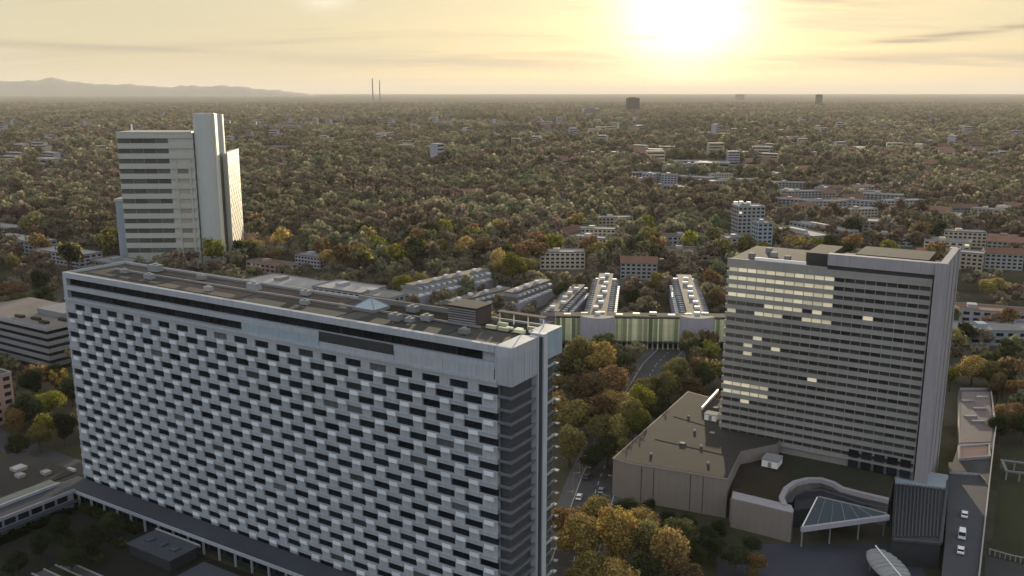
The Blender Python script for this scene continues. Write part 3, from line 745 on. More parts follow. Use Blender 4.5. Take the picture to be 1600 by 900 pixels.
MB().box(33, 66, .3, 3, 75.8, 79.5).build('attic_screen', M['hotel_side'], ho)
MB().box(33.2, 66, .9, 28, 74.41, 75.79).build('attic_recess', M['recess_shade'], ho)
MB().box(25, 33, 5, 24, 74.41, 78.6).build('plant_room', M['roof_felt'], ho)
MB().box(40, 62, 8, 26, 75.8, 79.0).build('plant_room', M['roof_felt'], ho)
MB().box(0, 65, 3.1, HD - .3, 74.4 + .001, 74.55).build('roof', M['roof_gravel'], ho)
MB().box(0, 32.9, 0, .5, 74.41, 75.1).build('parapet', M['hotel_grey'], ho)
MB().box(9, 26, 1.2, 1.7, 74.56, 76.0).build('roof_rail', M['white_metal'], ho)
pieces('roof_vent', MB().box(-1, 1, -1, 1, 0, 1.6), M['roof_pale'], ho, [(6, 8, 74.56), (12, 14, 74.56), (18, 9, 74.56), (8, 22, 74.56)])
lb = MB().box(.2, 66, -.3, .6, 0, 8)
lb.build('lower_wall', M['hotel_grey'], ho)
pieces('lobby_window', frame_window(3.2, 2.6, .3, .2, 1), M['dark_glass'], ho, [(46 + 4 * k, -.36, z) for k in range(5) for z in (10.2, 13.8)])

# tan box hall and the podium in front of the hotel
def poly(pts, z): return [(p.x, p.y) for p in (at(x, y, z) for x, y in pts)]
hall = thing('box_hall', 'windowless tan box hall with broad flat roof beside the street', 'hall')
P = poly([(958, 716), (984, 724), (1060, 736), (1137, 749), (1158, 706), (1216, 694), (1234, 664), (1150, 632), (1075, 612)], 13)
MB().prism(P, 0, 12.6).build('wall', M['tan_wall'], hall)
cx = sum(p[0] for p in P) / len(P); cy = sum(p[1] for p in P) / len(P)
MB().prism([(cx + (x - cx) * 1.006, cy + (y - cy) * 1.006) for x, y in P], 12.601, 13.1).build('roof_edge', M['tan_wall'], hall)
MB().prism([(cx + (x - cx) * .985, cy + (y - cy) * .985) for x, y in P], 13.101, 13.2).build('roof', M['tan_roof'], hall)
q0, q1, q2 = Vector((*P[1], 0)), Vector((*P[3], 0)), Vector((*P[8], 0))
for ia in range(4):
    for ib in range(5):
        c_ = q0 + (q1 - q0) * (.14 + .2 * ia + .03 * ib) + (q2 - q0) * (.12 + .17 * ib)
        if (ia + ib) % 3 == 0: MB().tube((c_.x, c_.y, 13.201), (c_.x, c_.y, 13.75), .55, .45, 8).build('roof_vent', M['roof_pale'], hall)
        elif (ia * 2 + ib) % 3 == 0: MB().box(c_.x - .9, c_.x + .9, c_.y - .9, c_.y + .9, 13.201, 13.6, HRZ).build('roof_dome', M['glass_roof'], hall)
for k in (.3, .62):
    c_, e_ = q0 + (q2 - q0) * k, q1 + (q2 - q0) * k * .75; d_ = (e_ - c_).normalized(); nn = Vector((-d_.y, d_.x, 0)) * .1; c_ += d_ * 2; e_ -= d_ * 2
    MB().prism([((c_ - nn).x, (c_ - nn).y), ((e_ - nn).x, (e_ - nn).y), ((e_ + nn).x, (e_ + nn).y), ((c_ + nn).x, (c_ + nn).y)], 13.201, 13.3).build('roof_seam', M['tan_roof'], hall)
for a, b, nseg in ((P[0], P[1], 2), (P[1], P[2], 5), (P[2], P[3], 5)):
    pass
sj = MB()
for a, b in ((P[1], P[2]), (P[2], P[3])):
    d_ = Vector((b[0] - a[0], b[1] - a[1], 0)); L_ = d_.length; d_ /= L_; nn = Vector((d_.y, -d_.x, 0))
    for k in range(1, int(L_ / 4)):
        q = Vector((*a, 0)) + d_ * k * 4
        sj.prism([(q.x - d_.x * .1, q.y - d_.y * .1), (q.x + d_.x * .1, q.y + d_.y * .1), (q.x + d_.x * .1 + nn.x * .06, q.y + d_.y * .1 + nn.y * .06), (q.x - d_.x * .1 + nn.x * .06, q.y - d_.y * .1 + nn.y * .06)], .3, 12.5)
sj.build('wall_joint', M['tan_roof'], hall)
# roof units on the hall
for (x, y, l, sx, sy, sz) in ((1112, 655, 'white roof unit on the far corner of the tan hall', 2.2, 1.8, 2.2), (1206, 726, 'pale roof hut on the planted podium roof', 2.6, 3, 2.4)):
    t = thing('roof_hut', l, 'roof hut', at(x, y, 13.2 if x < 1150 else 9), HRZ)
    MB().box(-sx, sx, -sy, sy, 0, sz).build('wall', M['white_metal'], t); MB().box(-sx - .2, sx + .2, -sy - .2, sy + .2, sz + .01, sz + .25).build('roof', M['roof_pale'], t)
    MB().box(-.6, .6, -sy - .06, -sy - .01, .1, 1.9).build('door', M['grey_metal'], t)
fl = thing('pale_ramp_wall', 'thin pale sloping wall at the hotel foot beside the tan hall', 'wall', at(1105, 640, 13.2), 0)
a_, b_ = at(1097, 640, 13.25), at(1122, 612, 13.25); d_ = b_ - a_
MB().box(0, d_.length, -.3, .3, 0, 1.1).build('wall_panel', M['white_metal'], fl, (a_.x - fl.location.x, a_.y - fl.location.y, 0), math.atan2(d_.y, d_.x))

pod = thing('hotel_podium', 'planted brown podium roof in front of the hotel tower', 'podium')
P2 = poly([(1141, 776), (1238, 803), (1232, 790), (1224, 778), (1240, 758), (1284, 750), (1322, 762), (1388, 783), (1398, 740), (1300, 700), (1165, 668), (1150, 700)], 8.5)
MB().prism(P2, 0, 8.2).build('wall', M['tan_wall'], pod)
MB().prism(P2, 8.201, 8.5).build('roof', M['moss_roof'], pod)
MB().prism(poly([(1240, 705), (1300, 712), (1392, 745), (1385, 772), (1320, 752), (1284, 742), (1235, 745)], 8.6), 8.501, 8.6).build('planting', M['green_roof'], pod)
MB().prism(poly([(1240, 700), (1236, 668), (1300, 690), (1330, 706)], 9.2), 8.501, 9.2).build('upper_roof', M['deck'], pod)
pr = MB(); pp = [at(x, y, 9) for x, y in ((1165, 672), (1235, 690), (1310, 705), (1350, 722), (1405, 735))]
for a, b in zip(pp, pp[1:]):
    d_ = (b - a).normalized(); nn = Vector((-d_.y, d_.x, 0)) * .35
    pr.prism([((a + nn).x, (a + nn).y), ((a - nn).x, (a - nn).y), ((b - nn).x, (b - nn).y), ((b + nn).x, (b + nn).y)], 8.4, 9.5)
pr.build('roof_kerb', M['hotel_side'], pod)
b2 = thing('plaza_hall', 'grey curved plaza hall wall below the planted roof', 'hall')
P3 = poly([(1143, 781), (1190, 792), (1238, 804), (1240, 800), (1236, 792), (1145, 770)], 9)
MB().prism(P3, 0, 9.3).build('wall', M['tan_wall'], b2); MB().prism([(x, y) for x, y in P3], 9.301, 9.6).build('coping', M['hotel_side'], b2)
# curved lip over the entrance
def band(name, pts, z0, z1, wdt, m, parent):
    b = MB(); L = []; Rr = []
    for i, p in enumerate(pts):
        a, c = pts[max(0, i - 1)], pts[min(len(pts) - 1, i + 1)]; d = (c - a); d.z = 0; d.normalize(); nn = Vector((-d.y, d.x, 0)) * wdt / 2
        L.append(p + nn); Rr.append(p - nn)
    for i in range(len(pts) - 1):
        b.prism([(q.x, q.y) for q in (L[i], Rr[i], Rr[i + 1], L[i + 1])], z0, z1)
    return b.build(name, m, parent)


can = thing('entrance_canopy', 'curved lip and triangular glass canopy with white front beam over the entrance', 'canopy')
lip = [at(x, y, 9.6) for x, y in ((1226, 790), (1221, 778), (1228, 764), (1242, 754), (1262, 749), (1284, 749), (1302, 755), (1315, 763), (1345, 771), (1388, 781))]
band('curved_lip', lip, 8.61, 10.0, 1.6, M['hotel_side'], can)
lip2 = [at(x, y, 8.6) for x, y in ((1234, 783), (1240, 772), (1256, 765), (1284, 764), (1310, 772), (1345, 784), (1386, 792))]
band('inner_lip', lip2, 8.0, 8.4, 1.2, M['deck'], can)
MB().prism(poly([(1254, 824), (1388, 806), (1352, 794), (1277, 776)], 7.6), 7.2, 7.6).build('glass_roof', M['glass_roof'], can)
fb = [at(1252, 826, 7.6), at(1389, 807, 7.6)]
band('front_beam', fb, 6.6, 8.1, .8, M['wall_lav'], can)
for x, y in ((1256, 822), (1300, 817), (1345, 811), (1385, 806)):
    p = at(x, y, 7.1); MB().tube((p.x, p.y + 1, 0), (p.x, p.y + 1, 7.1), .25).build('column', M['grey_metal'], can)
band('side_rib', [at(1254, 822, 7.7), at(1277, 777, 7.7)], 7.601, 7.85, .3, M['white_metal'], can)
band('back_rib', [at(1279, 776, 7.7), at(1352, 793, 7.7), at(1386, 803, 7.7)], 7.601, 7.9, .3, M['grey_metal'], can)
for k in range(1, 6):
    t_ = k / 6; a_ = at(1254 + 134 * t_, 824 - 18 * t_, 7.66); c_ = at(1277 + 75 * t_, 776 + 18 * t_, 7.66)
    band('glazing_bar', [a_, c_], 7.601, 7.68, .12, M['grey_metal'], can)
MB().prism(poly([(1240, 806), (1392, 792), (1392, 772), (1284, 752), (1243, 768)], 4), 0, 6).build('recess_wall', M['recess_shade'], can)
# plaza and deck
pz = [at(x, y, 0) for x, y in ((1120, 960), (1120, 850), (1240, 850), (1420, 850), (1480, 960))]
MB().face(*[(p.x, p.y, .02) for p in pz]).build('plaza', M['paving'])
bpy.data.objects['plaza']['kind'] = 'structure'
ent = thing('entrance_roof', 'dark slatted entrance roof between plaza and deck', 'roof')
MB().prism(poly([(1398, 735), (1480, 748), (1470, 848), (1394, 842)], 8), 0, 7.6).build('wall', M['recess_shade'], ent)
MB().prism(poly([(1398, 728), (1482, 742), (1480, 762), (1399, 752)], 8.4), 7.601, 8.4).build('front_roof', M['wall_blue'], ent)
for k in range(13):
    x0 = 1402 + k * 5.6; x1 = 1397 + k * 5.6
    band('slat', [at(x0, 756, 8), at(x1, 838, 8)], 7.601, 8.0, .35, M['deck'], ent)
band('roof_kerb', [at(1396, 843, 8), at(1470, 849, 8)], 7.601, 8.3, .8, M['deck'], ent)
band('roof_kerb', [at(1470, 849, 8), at(1481, 752, 8)], 7.601, 8.5, .8, M['deck'], ent)
dk = thing('terrace_deck', 'blue grey raised deck with pale balustrade right of the hotel', 'terrace')
P4 = poly([(1484, 735), (1476, 850), (1468, 960), (1522, 960), (1531, 890), (1553, 690), (1556, 668), (1548, 608), (1498, 608), (1500, 690)], 6.5)
MB().prism(P4, 0, 6.0).build('wall', M['wall_grey'], dk)
MB().prism(P4, 6.001, 6.5).build('paving', M['deck'], dk)
MB().prism(poly([(1503, 612), (1546, 612), (1551, 668), (1549, 690), (1500, 692)], 6.52), 6.501, 6.56).build('upper_paving', M['pink_paving'], dk)
band('balustrade', [at(x, y, 7) for x, y in ((1548, 608), (1556, 668), (1553, 690), (1543, 780), (1531, 890), (1522, 960))], 6.501, 7.5, .4, M['hotel_side'], dk)
band('balustrade', [at(1500, 608, 7), at(1548, 608, 7)], 6.501, 7.5, .4, M['hotel_side'], dk)
pieces('planter', MB().box(-2.4, 2.4, -.7, .7, 0, .8), M['roof_pale'], dk, [tuple(at(x, y, 6.57)) for x, y in ((1512, 628), (1530, 640), (1516, 652), (1534, 622), (1528, 660))])
sl = thing('framed_skylight', 'sunken skylight with pale frame on the pink terrace', 'skylight')
q = [at(x, y, 6.6) for x, y in ((1498, 700), (1545, 697), (1546, 716), (1499, 720))]
band('frame', q + [q[0]], 6.57, 7.6, .8, M['roof_pale'], sl)
MB().prism([(p.x, p.y) for p in q], 6.565, 6.8).build('glazing', M['wall_pink'], sl)
st = thing('stair_opening', 'dark painted stair opening below the framed skylight', 'stairwell')
MB().prism(poly([(1482, 722), (1522, 724), (1528, 738), (1482, 736)], 6.6), 6.52, 6.62).build('well_shade', M['recess_shade'], st)  # flat plate on the deck, coloured as the shade of an opening
band('handrail', [at(x, y, 7) for x, y in ((1484, 738), (1530, 741), (1540, 752))], 6.51, 7.3, .25, M['hotel_side'], st)

# oval glass canopy on the plaza
ov = thing('oval_canopy', 'pale ribbed oval canopy at the bottom edge of the plaza', 'canopy', at(1388, 886, 4.2), 0)
ax = at(1412, 918, 4.2) - at(1366, 862, 4.2); ax_l = ax.length / 2 * 1.05; arz = math.atan2(ax.y, ax.x); ov.rotation_euler.z = arz
def dome(n1, n2, a, b, h):
    m_ = MB()
    for j in range(n2 + 1):
        t_ = math.pi / 2 * j / n2
        for i in range(n1):
            th = 2 * math.pi * i / n1; m_.v.append((a * math.cos(t_) * math.cos(th), b * math.cos(t_) * math.sin(th), h * math.sin(t_)))
    m_.f = [(j * n1 + i, j * n1 + (i + 1) % n1, (j + 1) * n1 + (i + 1) % n1, (j + 1) * n1 + i) for j in range(n2) for i in range(n1)]
    return m_
dome(28, 6, ax_l, 4.6, 1.5).build('glazed_shell', M['wall_white'], ov, smooth=True)
for k in range(-4, 5):
    x = ax_l * k / 5; hw_ = 4.6 * math.sqrt(1 - (k / 5) ** 2); rbm = MB(); pts = []
    for i in range(9):
        th = math.pi * i / 8; pts.append((x, hw_ * math.cos(th) * 1.005, .06 + 1.52 * math.sqrt(max(0, 1 - (k / 5) ** 2)) * math.sin(th)))
    for a, b in zip(pts, pts[1:]): rbm.tube(a, b, .14, n=5)
    rbm.build('rib', M['grey_metal'], ov)
MB().box(-ax_l * .9, ax_l * .9, -.12, .12, 1.4, 1.75).build('spine', M['white_metal'], ov)
for sx in (-.55, .55):
    for sy in (-2.6, 2.6): MB().tube((sx * ax_l, sy, -4.2), (sx * ax_l, sy, .6), .16).build('post', M['grey_metal'], ov)

# lawn, white frame and fence on the right edge
MB().face(*[(p.x, p.y, .03) for p in (at(1548, 870), at(1700, 890), at(1700, 640), at(1566, 690))]).build('lawn', mat('lawn', (.028, .031, .014), 1, .35, .4, dirt=.4, bump=.4))
bpy.data.objects['lawn']['kind'] = 'structure'
wf = thing('white_pergola', 'white square pergola frame standing on the right hand lawn', 'pergola', at(1598, 745, 0), R(-20))
for sx in (-6, -2, 2, 6):
    for sy in (-5, 5): MB().box(sx - .25, sx + .25, sy - .25, sy + .25, 0, 3).build('post', M['roof_pale'], wf)
MB().box(-6.6, 6.6, -5.4, -4.4, 3.001, 3.5).box(-6.6, 6.6, 4.4, 5.4, 3.001, 3.5).box(-6.6, -5.6, -4.399, 4.399, 3.001, 3.5).box(5.6, 6.6, -4.399, 4.399, 3.001, 3.5).build('beam', M['roof_pale'], wf)
fe = thing('lawn_fence', 'pale railing fence over the painted shade of a drop at the bottom right', 'fence')
fa = [at(1545, 858, 1.6), at(1580, 868, 1.6), at(1640, 880, 1.6)]
band('top_rail', fa, 1.6, 1.85, .3, M['hotel_side'], fe)
for k in range(12):
    p = at(1547 + 8 * k, 859 + 2.1 * k, 1.6); MB().box(p.x - .12, p.x + .12, p.y - .12, p.y + .12, 0, 1.599).build('post', M['hotel_side'], fe)
MB().prism(poly([(1540, 868), (1640, 892), (1640, 960), (1534, 960)], 0.03), .0, .06).build('shade_sheet', M['recess_shade'], fe)  # flat ground sheet, coloured dark as the shade of a hollow

# ------------------------------------------------------------------ cars
def car_proto(label, m, van=False):
    t = thing('parked_car' if not van else 'parked_van', label, 'car' if not van else 'van', (0, -500, 0))
    L, w, hb, hr = (4.4, .88, .95, 1.45) if not van else (5.2, .98, 1.25, 2.3)
    bm = bmesh.new()
    prof = [(-L / 2, .35), (-L / 2, hb * .85), (-L / 2 + .15, hb), (L / 2 - .9, hb * .95), (L / 2 - .05, hb * .72), (L / 2, .35)] if not van else [(-L / 2, .35), (-L / 2, hb), (L / 2 - .8, hb), (L / 2, hb * .8), (L / 2, .35)]
    b = MB(); n_ = len(prof)
    b.v = [(x, -w, z) for x, z in prof] + [(x, w, z) for x, z in prof]
    b.f = [(i, n_ + i, n_ + (i + 1) % n_, (i + 1) % n_) for i in range(n_)] + [tuple(range(n_)), tuple(reversed(range(n_, 2 * n_)))]
    b.build('body', m, t)
    x0, x1 = (-L / 2 + .35, L / 2 - 1.25) if not van else (-L / 2 + .05, L / 2 - .9)
    g = MB(); g.v = [(x0, -w * .95, hb), (x1, -w * .95, hb), (x1, w * .95, hb), (x0, w * .95, hb), (x0 + .45, -w * .8, hr - .06), (x1 - .6, -w * .8, hr - .06), (x1 - .6, w * .8, hr - .06), (x0 + .45, w * .8, hr - .06)]
    g.f = [(0, 1, 5, 4), (1, 2, 6, 5), (2, 3, 7, 6), (3, 0, 4, 7)]
    g.build('cabin_glass', M['dark_glass'], t)
    MB().box(x0 + .4, x1 - .5, -w * .82, w * .82, hr - .06, hr).build('cabin_roof', m, t)
    for sx in (-L * .31, L * .31):
        for sy in (-1, 1): MB().tube((sx, sy * w * .8, .33), (sx, sy * (w + .02), .33), .33, n=12).build('wheel', M['tyre'], t)
    for sy in (-1, 1): MB().box(L / 2 - .04, L / 2 + .03, sy * w * .7 - .18, sy * w * .7 + .18, .55, .72).build('headlight', M['lamp_glass'], t)
    bm.free()
    return t


def on_street(i, t_, off):
    a, b = st_pts[i], st_pts[i + 1]; d = (b - a).normalized(); nn = Vector((-d.y, d.x, 0))
    p = a + (b - a) * t_ + nn * off; return (p.x, p.y, .13), math.atan2(d.y, d.x)


cw = car_proto('white car first in the line on the deck beside the balustrade', M['car_white'])
cv = car_proto('white van in the line on the deck beside the balustrade', M['car_white'], True)
cd = car_proto('dark car parked by the left kerb near the golden trees', M['car_dark'])
cs = car_proto('silver car driving up the middle of the street', M['car_silver'])
crd = car_proto('red car parked near the tan hall corner', M['car_red'])
da = at(1507, 802, 6.5); db = at(1502, 862, 6.5); drz = math.atan2((da - db).y, (da - db).x)
for o, (x, y) in ((cw, (1507, 806)), (cv, (1503, 838))): o.location = at(x, y, 6.52); o.rotation_euler.z = drz
copy_thing(cw, at(1501, 862, 6.52), drz, 'white car last in the line on the deck, nearest the bottom edge')
for o, (i, t_, off) in ((cd, (1, .35, 4.6)), (cs, (1, .75, -1.8)), (crd, (2, .15, -4.6))):
    o.location, o.rotation_euler.z = on_street(i, t_, off)
for src, i, t_, off, l in ((cw, 1, .62, 4.6, 'white car parked by the left kerb of the street'), (cs, 2, .1, 4.6, 'silver car parked by the left kerb of the street'), (cd, 2, .55, -1.8, 'dark car driving towards the mall'), (cw, 2, .7, 4.6, 'white car parked further up the street'), (cs, 1, .2, 1.8, 'silver car driving down past the golden trees'), (cd, 1, .95, 4.6, 'dark car parked opposite the red one')):
    lo, rz = on_street(i, t_, off); copy_thing(src, lo, rz, l)

lamp = thing('street_lamp', 'slim grey street lamp on the kerb', 'street lamp', (0, -400, 0), 0, 'street lamps along the street')
MB().tube((0, 0, 0), (0, 0, 8), .11, .07, 8).build('pole', M['grey_metal'], lamp)
MB().tube((0, 0, 7.9), (1.7, 0, 8.25), .06, .05, 6).build('arm', M['grey_metal'], lamp)
MB().box(1.4, 2.3, -.16, .16, 8.2, 8.34).build('lamp_head', M['grey_metal'], lamp)
first = True
for i in range(1, 3):
    for t_ in (.05, .35, .65, .95):
        for off in (6.9, -6.9):
            lo, rz = on_street(i, t_, off); rz += -math.pi / 2 if off > 0 else math.pi / 2
            if first: lamp.location = lo; lamp.rotation_euler.z = rz; first = False
            else: copy_thing(lamp, lo, rz)
# ------------------------------------------------------------------ distant tower at the left
BT = Vector((-290, 690, 0))
tw = thing('office_tower', 'tall banded office tower with round grey shaft, its right wing painted sunlit', 'office tower', BT, R(2))
def tx(px): return (px - 800) / F * 690 - BT.x          # local metres across, seen at the tower's distance
def tz(py):
    d = ray(300, py); return H + d.z / d.y * 690
L0, L1 = tx(190), tx(306)
ztop = tz(208)
MB().box(L0 + .6, L1, .8, 30, 0, ztop - .5).build('core_wall', M['tower_band'], tw)
nb = 14; stp = (ztop - tz(425)) / nb
nfl = int((ztop - 4) / stp)
for k in range(nfl):
    z1 = ztop - stp * k
    MB().box(L0, L1 - .01, 0, 31, z1 - stp * .52, z1).build('facade_band', M['tower_band'], tw)
base = frame_window(9.2, stp * .48 - .004, .4, .25, 3)
random.seed(5)
tp = [(L0 + 5 + 9.45 * j, .6, ztop - stp * (k + .76)) for k in range(nfl) for j in range(4)]
pieces('window', base, M['tower_glass'], tw, tp)
pieces('window', frame_window(7.5, stp * .48 - .004, .4, .25, 2), mat('tan blinds', (.24, .215, .17), .6, .15, .3, obj_var=.4), tw, [(L1 - 9.2, .55, ztop - stp * (k + .76)) for k in range(3, nfl)])
MB().box(L1 - 14.2, L1 - 13.2, -.3, -.002, 3, ztop - 20).box(L1 - 4.2, L1 - 3, -.3, -.002, 3, ztop - 20).build('facade_fin', M['tower_band'], tw)
MB().box(L0 - .3, L1 - 2, -.2, 31.2, ztop + .01, ztop + .9).build('roof', M['tower_band'], tw)
MB().tube((L0 + 9, 8, ztop + .9), (L0 + 9, 8, ztop + 6.5), .9, .6).build('roof_mast', M['white_metal'], tw)
cxm = (tx(308) + tx(336)) / 2
MB().tube((cxm, 5, 0), (cxm, 5, tz(177)), (tx(336) - tx(306)) / 2 + .6, n=32).build('round_shaft', M['tower_pier'], tw, smooth=False)
MB().tube((cxm + 2, 24, 0), (cxm + 2, 24, tz(180)), 7.2, n=24).build('round_shaft', M['tower_pier'], tw)
MB().box(tx(335.5), tx(340), 3, 9, 0, tz(178)).build('painted_sunlit_edge', M['tower_sun'], tw)  # pale strip that paints the sunlit edge of the shaft
wx0, wx1 = tx(343), tx(347)
e0 = Vector((tx(351.5), 10, 0)); ed = Vector((-.1, .995, 0)).normalized(); el = 54.0; e1 = e0 + ed * el; en = Vector((ed.y, -ed.x, 0))
wm = MB().prism([(wx0, 12), (e0.x, e0.y), (e1.x, e1.y), (wx0 - 8, e1.y)], 0, tz(242))
wm.build('right_wing', M['tower_band'], tw)
arz2 = math.atan2(ed.y, ed.x)
sunw = MB().box(0, el, -.25, -.02, 0, tz(240)).build('painted_sunlit_cladding', M['tower_sun'], tw, tuple(e0), arz2)  # paler skin on the sunward side, sunlight in its colour
wq = MB().box(-1.7, 1.7, -.34, -.26, -stp * .22, stp * .22)
me_ = wq.mesh('side_window'); me_.materials.append(mat('tinted side window', (.16, .14, .10), .4, .2, .3))
k = 0
while stp * .5 * k + 6 < tz(244):
    z = 6 + stp * .5 * k
    for j in range(6):
        u = 4 + j * 9 + (4.5 if k % 2 else 0)
        if u < el - 2:
            p = e0 + ed * u; link('side_window', me_, tw, (p.x, p.y, z), arz2)
    k += 1
MB().box(tx(174), tx(187), 6, 24, 0, tz(316)).build('left_wing', M['wall_blue'], tw)
MB().box(tx(174) - .8, tx(187), 5.5, 24.5, tz(316) + .01, tz(312)).build('left_wing_roof', M['tower_band'], tw)

# ------------------------------------------------------------------ other buildings of the middle ground
WB = {}
def building(name, label, cat, loc, rz, w, d, h, wm, rm_, floors, nw, group=None, gable=0, side=True, sill=.9, band_=False, ww=None, wmat='dark_glass', lit_p=0):
    t = thing(name, label, cat, loc, rz, group)
    MB().box(-w / 2, w / 2, -d / 2, d / 2, 0, h).build('wall', M[wm], t)
    if gable:
        rf_ = MB().gable(-w / 2 - .5, w / 2 + .5, -d / 2 - .6, d / 2 + .6, h + .01, h + gable, 'x' if w >= d else 'y').build('roof', M[rm_], t)
        MB().box(w * .2, w * .2 + .9, -.4, .5, h + gable * .5, h + gable + .9).build('chimney', M['wall_pink'], rf_)
    else:
        r = MB().box(-w / 2 + .3, w / 2 - .3, -d / 2 + .3, d / 2 - .3, h + .01, h + .12)
        r.build('roof', M[rm_], t)
        MB().box(-w / 2 - .1, w / 2 + .1, -d / 2 - .1, -d / 2 + .29, h - .3, h + .7).box(-w / 2 - .1, w / 2 + .1, d / 2 - .29, d / 2 + .1, h - .3, h + .7).box(-w / 2 - .1, -w / 2 + .29, -d / 2 + .291, d / 2 - .291, h - .3, h + .7).box(w / 2 - .29, w / 2 + .1, -d / 2 + .291, d / 2 - .291, h - .3, h + .7).build('parapet', M['roof_pale'], t)
        MB().box(-w * .2, -w * .2 + min(5, w * .25), -d * .15, d * .2, h + .13, h + 2.2).build('plant_room', M[wm], t)
    fh = (h - .8) / floors
    pw = w / nw; wx = ww or pw * .62; wy = fh * .5
    me = frame_window(wx, wy, .12, .1, 1).mesh('window'); me.materials.append(M[wmat])
    ml = me.copy(); ml.materials.clear(); ml.materials.append(M['lit_warm'])
    for i in range(floors):
        z = .5 + fh * (i + .55)
        for k in range(nw):
            link('window', ml if random.random() < lit_p else me, t, (-w / 2 + pw * (k + .5), -d / 2 - .03, z))
        if side:
            ns = max(1, int(d / pw))
            for k in range(ns):
                for sx, rr in ((1, math.pi / 2), (-1, -math.pi / 2)):
                    if (sx > 0) == (loc[0] < 0) or True:
                        link('window', me, t, (sx * (w / 2 + .03), -d / 2 + d / ns * (k + .5), z), rr)
    return t


random.seed(31)
# banded office at the left edge
bo = thing('banded_office', 'low stepped office with dark window bands left of the slab block', 'office', at(72, 512, 22), GRZ)
bo.location.z = 0
for i in range(6):
    z = 22 - 3.6 * i
    MB().box(-70, 0, 0, 34, z - 1.9, z).build('floor_band', M['wall_grey'], bo)
    MB().box(-69.6, -.5, .5, 33.5, z - 3.599, z - 1.901).build('window_band', M['dark_glass'], bo)
MB().box(-69.5, -.6, .6, 33.4, 22.001, 22.2).build('roof', M['terrace'], bo)
MB().box(-30, -8, 14, 30, 22.201, 25).build('roof_hut', M['wall_grey'], bo)
pieces('planter', MB().box(-3, 3, -1, 1, 0, 1.2), M['green_roof'], bo, [(-8, 4, 22.201), (-18, 6, 22.201), (-30, 5, 22.201), (-5, 12, 22.201), (-5, 24, 22.201)])
pk = building('flats', 'pinkish apartment block cut by the left edge', 'flats', (at(-28, 655).x, at(-28, 655).y, 0), GRZ, 26, 14, 20, 'wall_pink', 'roof_brown', 6, 6)
lf = gl(-175, 215)
for i, (x, y, w, d, h, l) in enumerate(((35, 372, 70, 18, 10, 'long pale flats at the left edge before the wood'), (105, 392, 60, 20, 9, 'grey flat roofed flats left of the tower foot'), (190, 408, 46, 22, 9, 'low grey block hidden half behind the slab roof'), (0, 352, 60, 16, 10, 'far pale flats on the left edge'))):
    p = at(x, y, h); building('flats', l, 'flats', (p.x, p.y, 0), GRZ, w, d, h, ('wall_blue', 'wall_lav', 'wall_grey', 'wall_white')[i], 'roof_pale', 3, 12)
# low roofs right behind the slab roof
for i, (x, y, w, d, h, wm_, l) in enumerate(((455, 440, 60, 26, 9, 'wall_grey', 'low wide grey roofed block behind the slab roof'), (545, 448, 40, 24, 11, 'wall_lav', 'lavender low block behind the slab roof'), (490, 398, 26, 14, 9, 'wall_lav', 'small pale house among yellow trees beyond the slab'), (590, 458, 34, 18, 10, 'wall_white', 'pale roofed block left of the yellow green tree'), (425, 410, 40, 14, 7, 'wall_pink', 'long red brown roofed block right of the tower foot'))):
    p = at(x, y, h); building('low_block', l, 'building', (p.x, p.y, 0), GRZ, w, d, h, wm_, 'roof_tile' if i == 4 else 'roof_pale', 3 if h > 8 else 2, 8)

# terraced apartment rows receding behind the mall
def terraced_row(label, near, far, wdt, h, steps=5, wmn='terrace', nose=True):
    a, b = near, far; d = b - a; L = d.length; rz = math.atan2(d.y, d.x) - math.pi / 2
    t = thing('terraced_block', label, 'apartment block', (a.x, a.y, 0), rz)
    MB().box(-wdt / 2, wdt / 2, 0, L, 0, h * .55).build('wall', M['wall_lav'], t)
    MB().box(-wdt * .38, wdt * .38, .4, L, h * .55 + .01, h * .8).build('upper_floor', M[wmn], t)
    MB().box(-wdt * .24, wdt * .24, .8, L, h * .8 + .01, h).build('top_floor', M[wmn], t)
    MB().box(-wdt * .26, wdt * .26, .7, L + .3, h + .01, h + .3).build('roof', M['terrace'], t)
    nbx = int(L / 5.2)
    pl = MB().box(-1.3, 1.3, -1.7, 1.7, 0, 1.1); pts = []
    for k in range(nbx):
        y = 3 + 5.2 * k
        for sx in (-1, 1):
            pts.append((sx * wdt * .44, y, h * .55 + .02)); pts.append((sx * wdt * .31, y + 2.4, h * .8 + .02))
    pieces('terrace_box', pl, M['panel_white'], t, pts)
    dv = MB().box(-.15, .15, -.2, .2, 0, 2.2)
    pieces('divider', MB().box(-wdt * .47, wdt * .47, -.14, .14, 0, 1.9), M['roof_pale'], t, [(0, .4 + 5.2 * k, h * .8 + .012) for k in range(nbx)])
    pieces('roof_box', MB().box(-1.4, 1.4, -1, 1, 0, 1.3), M['panel_white'], t, [(random.uniform(-2, 2), 8 + 13 * k, h + .31) for k in range(int(L / 13))])
    if nose:
        nb_ = MB(); m_ = [(wdt * .52 * math.cos(math.pi + math.pi * i / 14), 3.0 + wdt * .40 * math.sin(math.pi + math.pi * i / 14)) for i in range(15)]
        nb_.prism(m_, 0, h * 1.02).build('round_end', M['wall_lav'], t)
        MB().prism([(x * .96, 3 + (y - 3) * .96) for x, y in m_], h * 1.02 + .01, h * 1.02 + .5).build('round_roof', M['roof_pale'], t)
        MB().prism([(x * 1.01, 3 + (y - 3) * 1.01) for x, y in m_], 1.5, 3.8).build('shop_band', M['dark_glass'], t)
    return t


